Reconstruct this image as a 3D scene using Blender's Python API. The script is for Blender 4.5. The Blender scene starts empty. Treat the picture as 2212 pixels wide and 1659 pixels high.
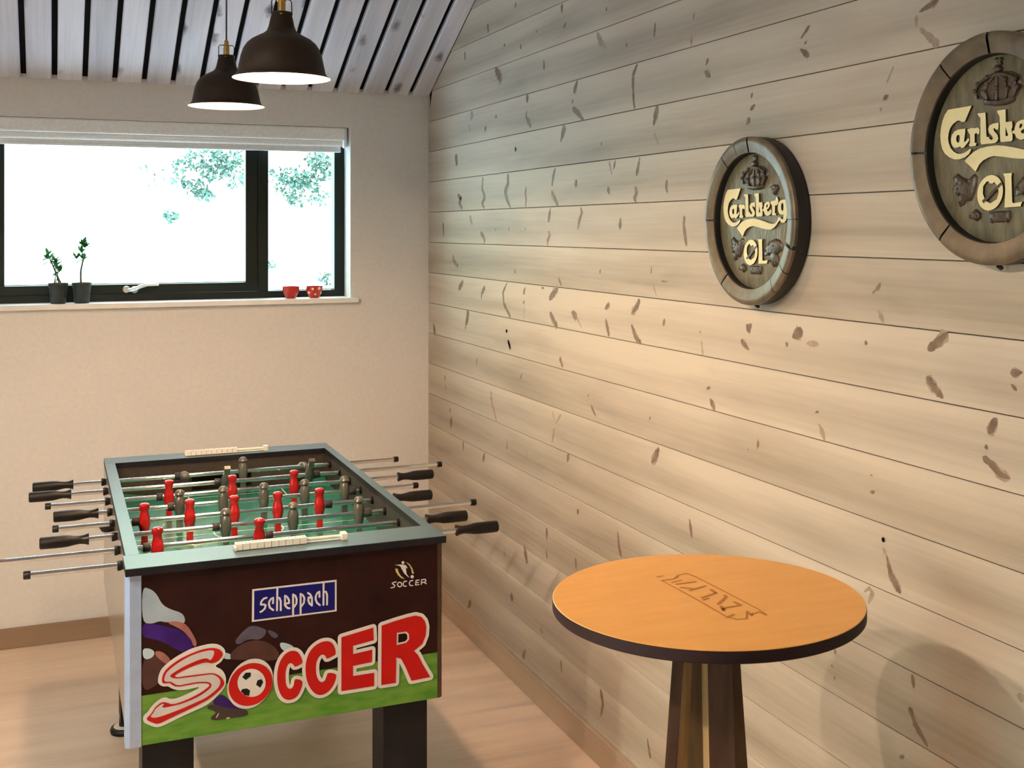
import bpy, bmesh, math, random
from mathutils import Vector, Matrix
from mathutils.geometry import tessellate_polygon

SC = bpy.context.scene
COL = SC.collection
PI = math.pi

# ---------------------------------------------------------------- camera
cam_d = bpy.data.cameras.new('camera')
cam = bpy.data.objects.new('camera', cam_d)
COL.objects.link(cam)
cam.location = (-1.5563, -5.1676, 1.65)
cam.rotation_euler = (PI / 2, 0.0, -0.4042)
cam_d.sensor_width = 36.0
cam_d.sensor_fit = 'HORIZONTAL'
cam_d.lens = 2570.2274 / 2212 * 36.0
cam_d.shift_x = (1106.0 - 1213.784) / 2212
cam_d.shift_y = (495.149 - 829.5) / 2212
cam_d.clip_start = 0.02
SC.camera = cam

# ---------------------------------------------------------------- view, sky
SC.view_settings.view_transform = 'Standard'
SC.view_settings.look = 'None'
SC.view_settings.exposure = 0.0
SC.view_settings.gamma = 1.0
SC.view_settings.use_curve_mapping = False
SC.cycles.use_denoising = True
SC.cycles.max_bounces = 10
SC.cycles.diffuse_bounces = 6
SC.cycles.transparent_max_bounces = 12
SC.cycles.caustics_reflective = False
SC.cycles.caustics_refractive = False
SC.cycles.sample_clamp_indirect = 60.0

SKY = 9.0          # bright overcast daylight outside
LAMP = 1050.0       # warm bulbs of the two pendants
SUN = 25.0         # sun on the yard; it passes along the window wall and does not reach the room
LAMP_LEFT = 2900.0   # the two lamps outside the picture

world = bpy.data.worlds.new('overcast_sky')
SC.world = world
world.use_nodes = True
wn = world.node_tree
wn.nodes.clear()
wo = wn.nodes.new('ShaderNodeOutputWorld')
wb = wn.nodes.new('ShaderNodeBackground')
wt = wn.nodes.new('ShaderNodeTexCoord')
wsep = wn.nodes.new('ShaderNodeSeparateXYZ')
wr = wn.nodes.new('ShaderNodeValToRGB')
wm = wn.nodes.new('ShaderNodeMath')
wm.operation = 'MULTIPLY_ADD'
wm.inputs[1].default_value = 0.5
wm.inputs[2].default_value = 0.5
wn.links.new(wt.outputs['Generated'], wsep.inputs[0])
wn.links.new(wsep.outputs['Z'], wm.inputs[0])
wn.links.new(wm.outputs[0], wr.inputs[0])
cr = wr.color_ramp
cr.elements[0].position = 0.35
cr.elements[0].color = (0.74, 0.84, 1.0, 1)
cr.elements[1].position = 0.85
cr.elements[1].color = (0.72, 0.83, 1.0, 1)
e = cr.elements.new(0.52)
e.color = (0.74, 0.97, 0.84, 1)
e = cr.elements.new(0.62)
e.color = (0.74, 0.97, 0.84, 1)
wn.links.new(wr.outputs[0], wb.inputs[0])
wb.inputs[1].default_value = SKY
wn.links.new(wb.outputs[0], wo.inputs[0])


sun_d = bpy.data.lights.new('sun', 'SUN')
sun_d.energy = SUN
sun_d.angle = 0.02
sun_d.color = (0.84, 0.88, 1.0)
sun = bpy.data.objects.new('sun', sun_d)
COL.objects.link(sun)
sun.rotation_euler = Vector((-0.62, -0.10, -0.78)).to_track_quat('-Z', 'Y').to_euler()


def portal(name, loc, rot, sx, sy):
    d = bpy.data.lights.new(name, 'AREA')
    d.shape = 'RECTANGLE'
    d.size = sx
    d.size_y = sy
    d.cycles.is_portal = True
    o = bpy.data.objects.new(name, d)
    COL.objects.link(o)
    o.location = loc
    o.rotation_euler = rot
    return o


# sky portals in the window openings (they only guide the sampling of the sky)
portal('portal', (-1.0878, 0.24, 1.721), (-PI / 2, 0, 0), 1.46, 0.75)
portal('portal', (-4.72, -3.3, 1.10), (0, -PI / 2, 0), 2.0, 1.0)


# ---------------------------------------------------------------- materials
def nodes_of(m):
    m.use_nodes = True
    nt = m.node_tree
    return nt, nt.nodes.get('Principled BSDF')


def pm(name, c, c2=None, scale=20.0, rough=0.5, metal=0.0, spec=0.5, bump=0.0, stretch=(1, 1, 1), coat=0.0, bscale=None):
    m = bpy.data.materials.new(name)
    nt, b = nodes_of(m)
    c2 = c2 or tuple(min(1, x * 1.12) for x in c)
    tc = nt.nodes.new('ShaderNodeTexCoord')
    mp = nt.nodes.new('ShaderNodeMapping')
    mp.inputs['Scale'].default_value = stretch
    nz = nt.nodes.new('ShaderNodeTexNoise')
    nz.inputs['Scale'].default_value = scale
    nz.inputs['Detail'].default_value = 4
    rp = nt.nodes.new('ShaderNodeValToRGB')
    rp.color_ramp.elements[0].position = 0.3
    rp.color_ramp.elements[1].position = 0.7
    rp.color_ramp.elements[0].color = (*c, 1)
    rp.color_ramp.elements[1].color = (*c2, 1)
    nt.links.new(tc.outputs['Object'], mp.inputs[0])
    nt.links.new(mp.outputs[0], nz.inputs['Vector'])
    nt.links.new(nz.outputs['Fac'], rp.inputs[0])
    nt.links.new(rp.outputs[0], b.inputs['Base Color'])
    b.inputs['Roughness'].default_value = rough
    b.inputs['Metallic'].default_value = metal
    b.inputs['Specular IOR Level'].default_value = spec
    b.inputs['Coat Weight'].default_value = coat
    if bump:
        n2 = nt.nodes.new('ShaderNodeTexNoise')
        n2.inputs['Scale'].default_value = bscale or scale * 3
        n2.inputs['Detail'].default_value = 3
        nt.links.new(mp.outputs[0], n2.inputs['Vector'])
        bp = nt.nodes.new('ShaderNodeBump')
        bp.inputs['Strength'].default_value = bump
        bp.inputs['Distance'].default_value = 0.002
        nt.links.new(n2.outputs['Fac'], bp.inputs['Height'])
        nt.links.new(bp.outputs[0], b.inputs['Normal'])
    return m


def math_node(nt, op, a, b=None, c=None):
    n = nt.nodes.new('ShaderNodeMath')
    n.operation = op
    for i, v in enumerate((a, b, c)):
        if v is None:
            continue
        if isinstance(v, (int, float)):
            n.inputs[i].default_value = v
        else:
            nt.links.new(v, n.inputs[i])
    return n.outputs[0]


def board_wood(name, along, across, pitch, offset, dark, light, band=0.5, rough=0.6, knots=0.0, fine=14.0):
    """Boards: grain runs along one axis, every board (a row across) has its own tone."""
    m = bpy.data.materials.new(name)
    nt, b = nodes_of(m)
    tc = nt.nodes.new('ShaderNodeTexCoord')
    sp = nt.nodes.new('ShaderNodeSeparateXYZ')
    nt.links.new(tc.outputs['Object'], sp.inputs[0])
    u = sp.outputs[along]
    v = sp.outputs[across]
    r = math_node(nt, 'DIVIDE', math_node(nt, 'SUBTRACT', v, offset), pitch)
    idn = math_node(nt, 'FLOOR', r)
    fr = math_node(nt, 'FRACT', r)
    wn_ = nt.nodes.new('ShaderNodeTexWhiteNoise')
    wn_.noise_dimensions = '1D'
    nt.links.new(idn, wn_.inputs['W'])
    rnd = wn_.outputs['Value']

    def noise(su, sv, sid, detail=4, dist=0.0):
        cb = nt.nodes.new('ShaderNodeCombineXYZ')
        nt.links.new(math_node(nt, 'MULTIPLY', u, su), cb.inputs[0])
        nt.links.new(math_node(nt, 'MULTIPLY', v, sv), cb.inputs[1])
        nt.links.new(math_node(nt, 'MULTIPLY', rnd, sid), cb.inputs[2])
        n = nt.nodes.new('ShaderNodeTexNoise')
        n.inputs['Scale'].default_value = 1.0
        n.inputs['Detail'].default_value = detail
        n.inputs['Distortion'].default_value = dist
        nt.links.new(cb.outputs[0], n.inputs['Vector'])
        return n.outputs['Fac']

    g1 = noise(1.1, fine * 0.55, 40.0, 3, 0.6)
    g2 = noise(2.4, fine * 7.0, 23.0, 4, 0.2)
    # a wandering darker band through the heart of each board
    ctr = math_node(nt, 'ABSOLUTE', math_node(nt, 'SUBTRACT', math_node(nt, 'ADD', fr, math_node(nt, 'MULTIPLY', math_node(nt, 'SUBTRACT', noise(0.9, 0.3, 61.0, 2), 0.5), 0.55)), 0.36))
    bandv = math_node(nt, 'MULTIPLY', math_node(nt, 'SUBTRACT', 0.5, ctr), band)
    t = math_node(nt, 'ADD', math_node(nt, 'MULTIPLY', g1, 0.75), math_node(nt, 'MULTIPLY', g2, 0.30))
    t = math_node(nt, 'SUBTRACT', t, bandv)
    t = math_node(nt, 'ADD', t, math_node(nt, 'MULTIPLY', math_node(nt, 'SUBTRACT', rnd, 0.5), 0.22))
    rp = nt.nodes.new('ShaderNodeValToRGB')
    rp.color_ramp.elements[0].position = 0.05
    rp.color_ramp.elements[1].position = 0.62
    rp.color_ramp.elements[0].color = (*dark, 1)
    rp.color_ramp.elements[1].color = (*light, 1)
    nt.links.new(t, rp.inputs[0])
    out = rp.outputs[0]
    if knots:
        cb = nt.nodes.new('ShaderNodeCombineXYZ')
        nt.links.new(math_node(nt, 'MULTIPLY', u, 4.5), cb.inputs[0])
        nt.links.new(math_node(nt, 'MULTIPLY', v, 9.0), cb.inputs[1])
        nt.links.new(math_node(nt, 'MULTIPLY', rnd, 17.0), cb.inputs[2])
        vo = nt.nodes.new('ShaderNodeTexVoronoi')
        vo.inputs['Scale'].default_value = 1.0
        nt.links.new(cb.outputs[0], vo.inputs['Vector'])
        n3 = noise(30, 30, 5.0, 3)
        dd = math_node(nt, 'ADD', vo.outputs['Distance'], math_node(nt, 'MULTIPLY', n3, 0.22))
        mk = nt.nodes.new('ShaderNodeMapRange')
        mk.inputs['From Min'].default_value = 0.33
        mk.inputs['From Max'].default_value = 0.19
        mk.inputs['To Min'].default_value = 0.0
        mk.inputs['To Max'].default_value = knots
        nt.links.new(dd, mk.inputs['Value'])
        mx = nt.nodes.new('ShaderNodeMix')
        mx.data_type = 'RGBA'
        nt.links.new(mk.outputs[0], mx.inputs[0])
        nt.links.new(out, mx.inputs[6])
        mx.inputs[7].default_value = (dark[0] * 0.35, dark[1] * 0.33, dark[2] * 0.35, 1)
        out = mx.outputs[2]
    nt.links.new(out, b.inputs['Base Color'])
    b.inputs['Roughness'].default_value = rough
    b.inputs['Specular IOR Level'].default_value = 0.3
    bp = nt.nodes.new('ShaderNodeBump')
    bp.inputs['Strength'].default_value = 0.12
    bp.inputs['Distance'].default_value = 0.001
    nt.links.new(g2, bp.inputs['Height'])
    nt.links.new(bp.outputs[0], b.inputs['Normal'])
    return m


def emit(name, c, s):
    m = bpy.data.materials.new(name)
    m.use_nodes = True
    nt = m.node_tree
    nt.nodes.clear()
    o = nt.nodes.new('ShaderNodeOutputMaterial')
    em = nt.nodes.new('ShaderNodeEmission')
    em.inputs[0].default_value = (*c, 1)
    em.inputs[1].default_value = s
    nt.links.new(em.outputs[0], o.inputs[0])
    return m


def pane_glass(name):
    m = bpy.data.materials.new(name)
    m.use_nodes = True
    nt = m.node_tree
    nt.nodes.clear()
    o = nt.nodes.new('ShaderNodeOutputMaterial')
    tr = nt.nodes.new('ShaderNodeBsdfTransparent')
    tr.inputs[0].default_value = (0.93, 0.98, 0.95, 1)
    gl = nt.nodes.new('ShaderNodeBsdfGlossy')
    gl.inputs['Roughness'].default_value = 0.02
    fz = nt.nodes.new('ShaderNodeLayerWeight')
    fz.inputs[0].default_value = 0.5
    p5 = math_node(nt, 'POWER', fz.outputs['Facing'], 5.0)
    mx = nt.nodes.new('ShaderNodeMixShader')
    nt.links.new(math_node(nt, 'MULTIPLY_ADD', p5, 0.92, 0.04), mx.inputs[0])
    nt.links.new(tr.outputs[0], mx.inputs[1])
    nt.links.new(gl.outputs[0], mx.inputs[2])
    nt.links.new(mx.outputs[0], o.inputs[0])
    return m


M = {}
M['plaster'] = pm('white_plaster', (0.68, 0.67, 0.66), (0.73, 0.72, 0.71), 60, 0.85, bump=0.35, bscale=260)
M['white_paint'] = pm('white_paint', (0.80, 0.80, 0.78), None, 10, 0.45)
M['pine'] = board_wood('limed_pine_cladding', 1, 2, 0.1356, 0.9128, (0.285, 0.248, 0.195), (0.555, 0.505, 0.425), 0.50, 0.55)
M['knot'] = pm('pine_knot', (0.13, 0.088, 0.060), (0.24, 0.175, 0.125), 45, 0.6)
M['knot_pale_dimple'] = pm('pale_knot_and_dimple', (0.27, 0.21, 0.155), (0.38, 0.31, 0.24), 45, 0.6)
M['gap'] = pm('shadow_gap_felt', (0.010, 0.010, 0.012), None, 30, 0.95, spec=0.05)
M['ceil_board'] = board_wood('whitewashed_ceiling_board', 1, 0, 0.1125, -0.0875, (0.32, 0.32, 0.38), (0.74, 0.75, 0.86), 0.16, 0.6, knots=0.9)
M['floor'] = board_wood('oak_laminate', 0, 1, 0.19, 0.0, (0.50, 0.385, 0.295), (0.80, 0.66, 0.53), 0.10, 0.42)
M['skirting'] = board_wood('oak_skirting', 1, 2, 0.3, 0.0, (0.30, 0.22, 0.155), (0.50, 0.39, 0.29), 0.1, 0.5)
M['skirting_x'] = board_wood('oak_skirting_back_shaded', 0, 2, 0.3, 0.0, (0.20, 0.135, 0.085), (0.32, 0.22, 0.145), 0.1, 0.5)  # same oak made darker: shade along the back wall is in the colour
M['frame'] = pm('anthracite_frame', (0.004, 0.010, 0.008), None, 30, 0.4, spec=0.3)
M['glass'] = pane_glass('window_glass')
M['blind'] = pm('blind_fabric', (0.80, 0.84, 0.88), None, 90, 0.8)
M['alu'] = pm('satin_aluminium', (0.75, 0.77, 0.78), None, 30, 0.3, 1.0)
M['chrome'] = pm('chrome', (0.80, 0.80, 0.80), (0.84, 0.84, 0.84), 30, 0.09, 1.0)
M['black'] = pm('black_plastic', (0.0045, 0.004, 0.0042), (0.007, 0.006, 0.006), 40, 0.40, spec=0.28)
M['black_board'] = pm('black_board', (0.006, 0.0055, 0.008), None, 40, 0.5, spec=0.25)
M['rim'] = pm('grey_laminate', (0.052, 0.098, 0.122), (0.062, 0.110, 0.136), 120, 0.38, 0.0, 0.5)
M['side_laminate'] = pm('glossy_side_laminate', (0.30, 0.25, 0.20), (0.33, 0.28, 0.225), 60, 0.16)  # tan reflection of the wall put into the base colour
M['inner'] = pm('dark_inner_board', (0.030, 0.020, 0.015), (0.045, 0.030, 0.022), 60, 0.5)
M['pitch'] = pm('green_pitch', (0.022, 0.18, 0.115), (0.030, 0.215, 0.14), 40, 0.22, 0.0, 0.6)
M['pitch_white'] = pm('pitch_line', (0.62, 0.70, 0.64), None, 40, 0.3)
M['print_dark'] = pm('print_dark_brown', (0.017, 0.0048, 0.0042), (0.023, 0.0066, 0.0055), 25, 0.45, spec=0.12)
M['print_grass'] = pm('print_grass', (0.065, 0.22, 0.022), (0.16, 0.31, 0.05), 16, 0.42, spec=0.2, stretch=(1, 1, 3.5))
M['print_red'] = pm('print_red', (0.46, 0.008, 0.006), None, 20, 0.4, spec=0.2)
M['print_white'] = pm('print_white', (0.66, 0.64, 0.62), None, 30, 0.4)
M['print_letter'] = pm('print_letter_grey', (0.56, 0.53, 0.53), None, 30, 0.4)
M['print_shirt'] = pm('print_shirt', (0.27, 0.36, 0.46), (0.36, 0.44, 0.53), 18, 0.4, spec=0.2)
M['print_purple'] = pm('print_purple', (0.022, 0.005, 0.095), (0.045, 0.012, 0.17), 22, 0.4, spec=0.2)
M['print_skin'] = pm('print_skin', (0.26, 0.09, 0.075), (0.36, 0.15, 0.125), 22, 0.4)
M['print_maroon'] = pm('print_maroon', (0.045, 0.014, 0.012), (0.075, 0.022, 0.018), 22, 0.4)
M['print_glove'] = pm('print_glove', (0.40, 0.54, 0.62), (0.52, 0.66, 0.74), 22, 0.4)
M['print_blue'] = pm('print_blur_blue', (0.060, 0.045, 0.075), (0.11, 0.095, 0.15), 22, 0.4)
M['print_boot'] = pm('print_boot', (0.035, 0.02, 0.02), None, 22, 0.4)
M['print_yellow'] = pm('print_yellow', (0.50, 0.44, 0.16), None, 22, 0.4)
M['print_plate'] = pm('print_navy', (0.004, 0.005, 0.115), None, 22, 0.4, spec=0.2)
M['trim_reflecting'] = pm('corner_trim_wall_reflection', (0.055, 0.026, 0.012), None, 22, 0.4)  # right corner profile: brown reflection of the wall put into its colour
M['trim_silver'] = pm('silver_corner_trim', (0.36, 0.46, 0.68), None, 30, 0.33, 0.35)  # blue of the daylight from the left is tinted into the silver
M['red_man'] = pm('red_figure', (0.50, 0.010, 0.012), None, 30, 0.2, coat=0.5)
M['grey_man'] = pm('grey_figure', (0.115, 0.110, 0.095), (0.15, 0.142, 0.125), 30, 0.28, 0.3)
M['rubber'] = pm('rubber_bumper', (0.014, 0.011, 0.010), None, 60, 0.6)
M['cream'] = pm('cream_plastic', (0.80, 0.76, 0.66), None, 30, 0.4)
M['top_oak'] = pm('honey_table_veneer', (0.66, 0.315, 0.062), (0.72, 0.36, 0.080), 9, 0.36, stretch=(1, 5, 1))
M['top_edge'] = pm('dark_table_edge', (0.022, 0.011, 0.013), None, 40, 0.6, spec=0.2)
M['engraved'] = pm('burnt_engraving', (0.34, 0.135, 0.022), None, 60, 0.7)
M['leg_dark'] = pm('dark_stained_leg', (0.040, 0.018, 0.010), (0.075, 0.034, 0.018), 12, 0.5, stretch=(6, 6, 0.6))
M['leg_dark_lit'] = pm('dark_stained_leg_lit', (0.085, 0.045, 0.016), (0.12, 0.068, 0.026), 12, 0.5, stretch=(6, 6, 0.6))  # dark leg stain lightened: light on the rear legs is in the colour
M['leg_light'] = pm('plywood_edge', (0.34, 0.22, 0.10), (0.46, 0.31, 0.15), 12, 0.55, stretch=(6, 6, 0.6))
M['barrel_rim'] = pm('weathered_barrel_rim', (0.085, 0.066, 0.040), (0.165, 0.130, 0.080), 22, 0.36, bump=0.4)
M['barrel_panel'] = pm('mossy_brown_panel', (0.085, 0.078, 0.046), (0.19, 0.175, 0.11), 30, 0.38, bump=0.6, stretch=(1, 2.2, 0.7))
M['barrel_side'] = pm('black_barrel_side', (0.008, 0.008, 0.009), None, 30, 0.5)
M['barrel_letter'] = pm('cream_lettering', (0.72, 0.68, 0.40), None, 30, 0.5)
M['barrel_relief'] = pm('dark_bronze_relief', (0.040, 0.027, 0.018), (0.085, 0.062, 0.042), 60, 0.3, bump=0.5)
M['shade_out'] = pm('dark_bronze_shade', (0.020, 0.013, 0.008), (0.026, 0.017, 0.011), 60, 0.5, spec=0.3)
M['shade_in'] = pm('white_shade_inside', (0.82, 0.80, 0.76), None, 20, 0.5)
M['brass'] = pm('brass', (0.62, 0.44, 0.16), None, 30, 0.22, 1.0)
M['bulb'] = emit('glowing_bulb', (1.0, 0.62, 0.36), LAMP)
M['bulb_left'] = emit('glowing_bulb_left', (1.0, 0.80, 0.60), LAMP_LEFT)
M['cord'] = pm('grey_textile_cord', (0.10, 0.10, 0.12), None, 80, 0.8)
M['pot'] = pm('dark_plant_pot', (0.016, 0.022, 0.022), (0.026, 0.034, 0.032), 40, 0.55)
M['soil'] = pm('potting_soil', (0.022, 0.015, 0.010), (0.05, 0.035, 0.022), 120, 0.95)
M['leaf'] = pm('green_leaf', (0.030, 0.20, 0.055), (0.06, 0.32, 0.09), 30, 0.5)
M['stem'] = pm('green_stem', (0.05, 0.065, 0.03), None, 30, 0.6)
M['red_cup'] = pm('red_glass_cup', (0.42, 0.022, 0.015), (0.50, 0.035, 0.02), 20, 0.16)
M['cup_dot'] = pm('cream_dot', (0.78, 0.60, 0.42), None, 20, 0.3)
M['leaf_out'] = pm('tree_leaf', (0.030, 0.080, 0.060), (0.060, 0.150, 0.115), 3, 0.6)
M['bark'] = pm('tree_bark', (0.040, 0.048, 0.040), None, 12, 0.9)
M['lawn'] = pm('pale_paved_yard', (0.60, 0.68, 0.78), (0.66, 0.74, 0.84), 5, 0.95)
M['plain'] = pm('light_wall_paint', (0.70, 0.70, 0.70), None, 20, 0.85)


# ---------------------------------------------------------------- mesh building
class MB:
    def __init__(self):
        self.v, self.f, self.m = [], [], []

    def face(self, pts, m=0):
        i = len(self.v)
        self.v.extend([tuple(p) for p in pts])
        self.f.append(tuple(range(i, i + len(pts))))
        self.m.append(m)

    def box(self, x0, x1, y0, y1, z0, z1, m=0, mt=None):
        i = len(self.v)
        self.v.extend([(x0, y0, z0), (x1, y0, z0), (x1, y1, z0), (x0, y1, z0), (x0, y0, z1), (x1, y0, z1), (x1, y1, z1), (x0, y1, z1)])
        for q in ((0, 3, 2, 1), (4, 5, 6, 7), (0, 1, 5, 4), (1, 2, 6, 5), (2, 3, 7, 6), (3, 0, 4, 7)):
            self.f.append(tuple(i + k for k in q))
            self.m.append(m)
        if mt is not None:
            self.m[-5] = mt
        return self

    def hexa(self, b, t, ms=(0, 0, 0, 0, 0, 0)):
        """b, t: four bottom and four top corners; ms: bottom, top, then the four sides."""
        i = len(self.v)
        self.v.extend([tuple(p) for p in b] + [tuple(p) for p in t])
        for q, mm in zip(((0, 3, 2, 1), (4, 5, 6, 7), (0, 1, 5, 4), (1, 2, 6, 5), (2, 3, 7, 6), (3, 0, 4, 7)), ms):
            self.f.append(tuple(i + k for k in q))
            self.m.append(mm)
        return self

    def lathe(self, prof, c=(0, 0, 0), axis='z', n=48, m=0, ms=None, sx=1.0):
        i = len(self.v)
        k = len(prof)
        for r, h in prof:
            for j in range(n):
                a = 2 * PI * j / n
                p, q = r * math.cos(a), r * math.sin(a) * sx
                if axis == 'z':
                    self.v.append((c[0] + p, c[1] + q, c[2] + h))
                elif axis == 'x':
                    self.v.append((c[0] + h, c[1] + p, c[2] + q))
                else:
                    self.v.append((c[0] + p, c[1] + h, c[2] + q))
        for a in range(k - 1):
            mm = ms[a] if ms else m
            for j in range(n):
                self.f.append((i + a * n + j, i + a * n + (j + 1) % n, i + (a + 1) * n + (j + 1) % n, i + (a + 1) * n + j))
                self.m.append(mm)
        for a in (0, k - 1):
            if prof[a][0] > 1e-5:
                continue
        return self

    def disc(self, c, r, axis='z', n=32, m=0):
        pts = []
        for j in range(n):
            a = 2 * PI * j / n
            p, q = r * math.cos(a), r * math.sin(a)
            pts.append((c[0] + p, c[1] + q, c[2]) if axis == 'z' else (c[0], c[1] + p, c[2] + q) if axis == 'x' else (c[0] + p, c[1], c[2] + q))
        self.face(pts, m)
        return self

    def tube(self, pts, r, n=8, m=0, caps=True):
        pts = [Vector(p) for p in pts]
        rs = r if isinstance(r, (list, tuple)) else [r] * len(pts)
        i = len(self.v)
        up = Vector((0.13, 0.31, 0.94))
        for k, p in enumerate(pts):
            d = (pts[min(k + 1, len(pts) - 1)] - pts[max(k - 1, 0)]).normalized()
            if abs(d.dot(up)) > 0.98:
                up = Vector((1, 0, 0))
            a = d.cross(up).normalized()
            b = d.cross(a)
            for j in range(n):
                t = 2 * PI * j / n
                self.v.append(tuple(p + (a * math.cos(t) + b * math.sin(t)) * rs[k]))
        for k in range(len(pts) - 1):
            for j in range(n):
                self.f.append((i + k * n + j, i + k * n + (j + 1) % n, i + (k + 1) * n + (j + 1) % n, i + (k + 1) * n + j))
                self.m.append(m)
        if caps:
            self.f.append(tuple(i + j for j in range(n)))
            self.m.append(m)
            e_ = i + (len(pts) - 1) * n
            self.f.append(tuple(e_ + n - 1 - j for j in range(n)))
            self.m.append(m)
        return self

    def flat(self, outer, fn, d, m=0, holes=()):
        """A flat polygon with holes; fn(a, b, d) places the 2-D point at offset d."""
        loops = [list(outer)] + [list(h) for h in holes]
        tri = tessellate_polygon([[Vector((p[0], p[1], 0)) for p in l] for l in loops])
        allp = [p for l in loops for p in l]
        i = len(self.v)
        self.v.extend([tuple(fn(p[0], p[1], d)) for p in allp])
        for t in tri:
            self.f.append(tuple(i + k for k in t))
            self.m.append(m)
        return loops

    def prism(self, outer, fn, d0, d1, m=0, holes=(), ms=None):
        loops = self.flat(outer, fn, d1, m, holes)
        for l in loops:
            n = len(l)
            for k in range(n):
                a, b = l[k], l[(k + 1) % n]
                self.face((fn(a[0], a[1], d0), fn(b[0], b[1], d0), fn(b[0], b[1], d1), fn(a[0], a[1], d1)), m if ms is None else ms)
        return self

    def ribbon(self, pts, w, fn, d, m=0, closed=False):
        """A flat stroke of width w with round joins."""
        q = list(pts) + ([pts[0]] if closed else [])
        st = 5e-6 if d >= 0 else -5e-6
        for a, b in zip(q, q[1:]):
            d += st
            dx, dy = b[0] - a[0], b[1] - a[1]
            l = math.hypot(dx, dy)
            if l < 1e-7:
                continue
            nx, ny = -dy / l * w / 2, dx / l * w / 2
            self.face((fn(a[0] + nx, a[1] + ny, d), fn(a[0] - nx, a[1] - ny, d), fn(b[0] - nx, b[1] - ny, d), fn(b[0] + nx, b[1] + ny, d)), m)
        for p in pts:
            d += st
            self.face([fn(p[0] + w / 2 * math.cos(t * PI / 5), p[1] + w / 2 * math.sin(t * PI / 5), d) for t in range(10)], m)
        return self

    def build(self, name, mats, parent=None, smooth=35, bevel=0.0, recalc=True, loc=None):
        """Link the collected faces as one mesh object. Vertices are given in world space when parent is a
        thing with an unrotated base, unless loc (a position inside the parent) is given."""
        me = bpy.data.meshes.new(name)
        off = Vector((0, 0, 0))
        p = parent
        if loc is None:
            while p is not None:
                off += p.location
                p = p.parent
        me.from_pydata([tuple(Vector(v) - off) for v in self.v], [], self.f)
        for mm in (mats if isinstance(mats, (list, tuple)) else [mats]):
            me.materials.append(M[mm])
        for pl, mi in zip(me.polygons, self.m):
            pl.material_index = mi
        bm = bmesh.new()
        bm.from_mesh(me)
        bmesh.ops.remove_doubles(bm, verts=bm.verts, dist=1e-6)
        if recalc:
            bmesh.ops.recalc_face_normals(bm, faces=bm.faces)
        bm.to_mesh(me)
        bm.free()
        if smooth:
            for pl in me.polygons:
                pl.use_smooth = True
            me.set_sharp_from_angle(angle=math.radians(smooth))
        o = bpy.data.objects.new(name, me)
        COL.objects.link(o)
        if parent is not None:
            o.parent = parent
        if loc is not None:
            o.location = loc
        if bevel:
            b = o.modifiers.new('bevel', 'BEVEL')
            b.width = bevel
            b.segments = 2
            b.limit_method = 'ANGLE'
            b.angle_limit = math.radians(40)
        return o


def tag(o, label, cat, group=None, kind=None):
    o['label'] = label
    o['category'] = cat
    if group:
        o['group'] = group
    if kind:
        o['kind'] = kind
    return o


def thing(name, loc, label, cat, group=None):
    o = bpy.data.objects.new(name, None)
    o.empty_display_size = 0.05
    COL.objects.link(o)
    o.location = loc
    return tag(o, label, cat, group)


def structure(o, label=None):
    o['kind'] = 'structure'
    if label:
        o['label'] = label
    return o


def copy_tree(o, parent=None):
    c = o.copy()
    COL.objects.link(c)
    c.parent = parent
    for ch in list(o.children):
        copy_tree(ch, c)
    return c

# outlines of the printed and moulded lettering, knots of the boards (metres in the plane of each surface)
S_HALO = [(-1.3322,0.6022),(-1.3306,0.6134),(-1.3251,0.6269),(-1.3142,0.6368),(-1.2979,0.648),(-1.2787,0.6575),(-1.2566,0.666),(-1.2371,0.6691),(-1.2162,0.6713),(-1.2007,0.6691),(-1.1895,0.6625),(-1.181,0.6526),(-1.1796,0.6422),(-1.1838,0.6326),(-1.1909,0.6234),(-1.2036,0.6172),(-1.1993,0.613),(-1.1895,0.6072),(-1.1824,0.5974),(-1.1782,0.5837),(-1.1789,0.5706),(-1.1838,0.5597),(-1.1951,0.5483),(-1.2092,0.536),(-1.226,0.5256),(-1.251,0.518),(-1.2787,0.5094),(-1.3033,0.5005),(-1.3238,0.4938),(-1.336,0.493),(-1.3495,0.4995),(-1.3629,0.5088),(-1.3654,0.5191),(-1.3616,0.527),(-1.3535,0.5328),(-1.3468,0.5432),(-1.3346,0.5541),(-1.3224,0.56),(-1.3142,0.5602),(-1.3033,0.5535),(-1.2869,0.5545),(-1.2649,0.5612),(-1.251,0.5656),(-1.2371,0.5722),(-1.251,0.5721),(-1.2676,0.5703),(-1.2869,0.5718),(-1.3006,0.5775),(-1.3102,0.5853),(-1.3197,0.5854),(-1.3278,0.5902),(-1.3316,0.5964)]
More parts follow.
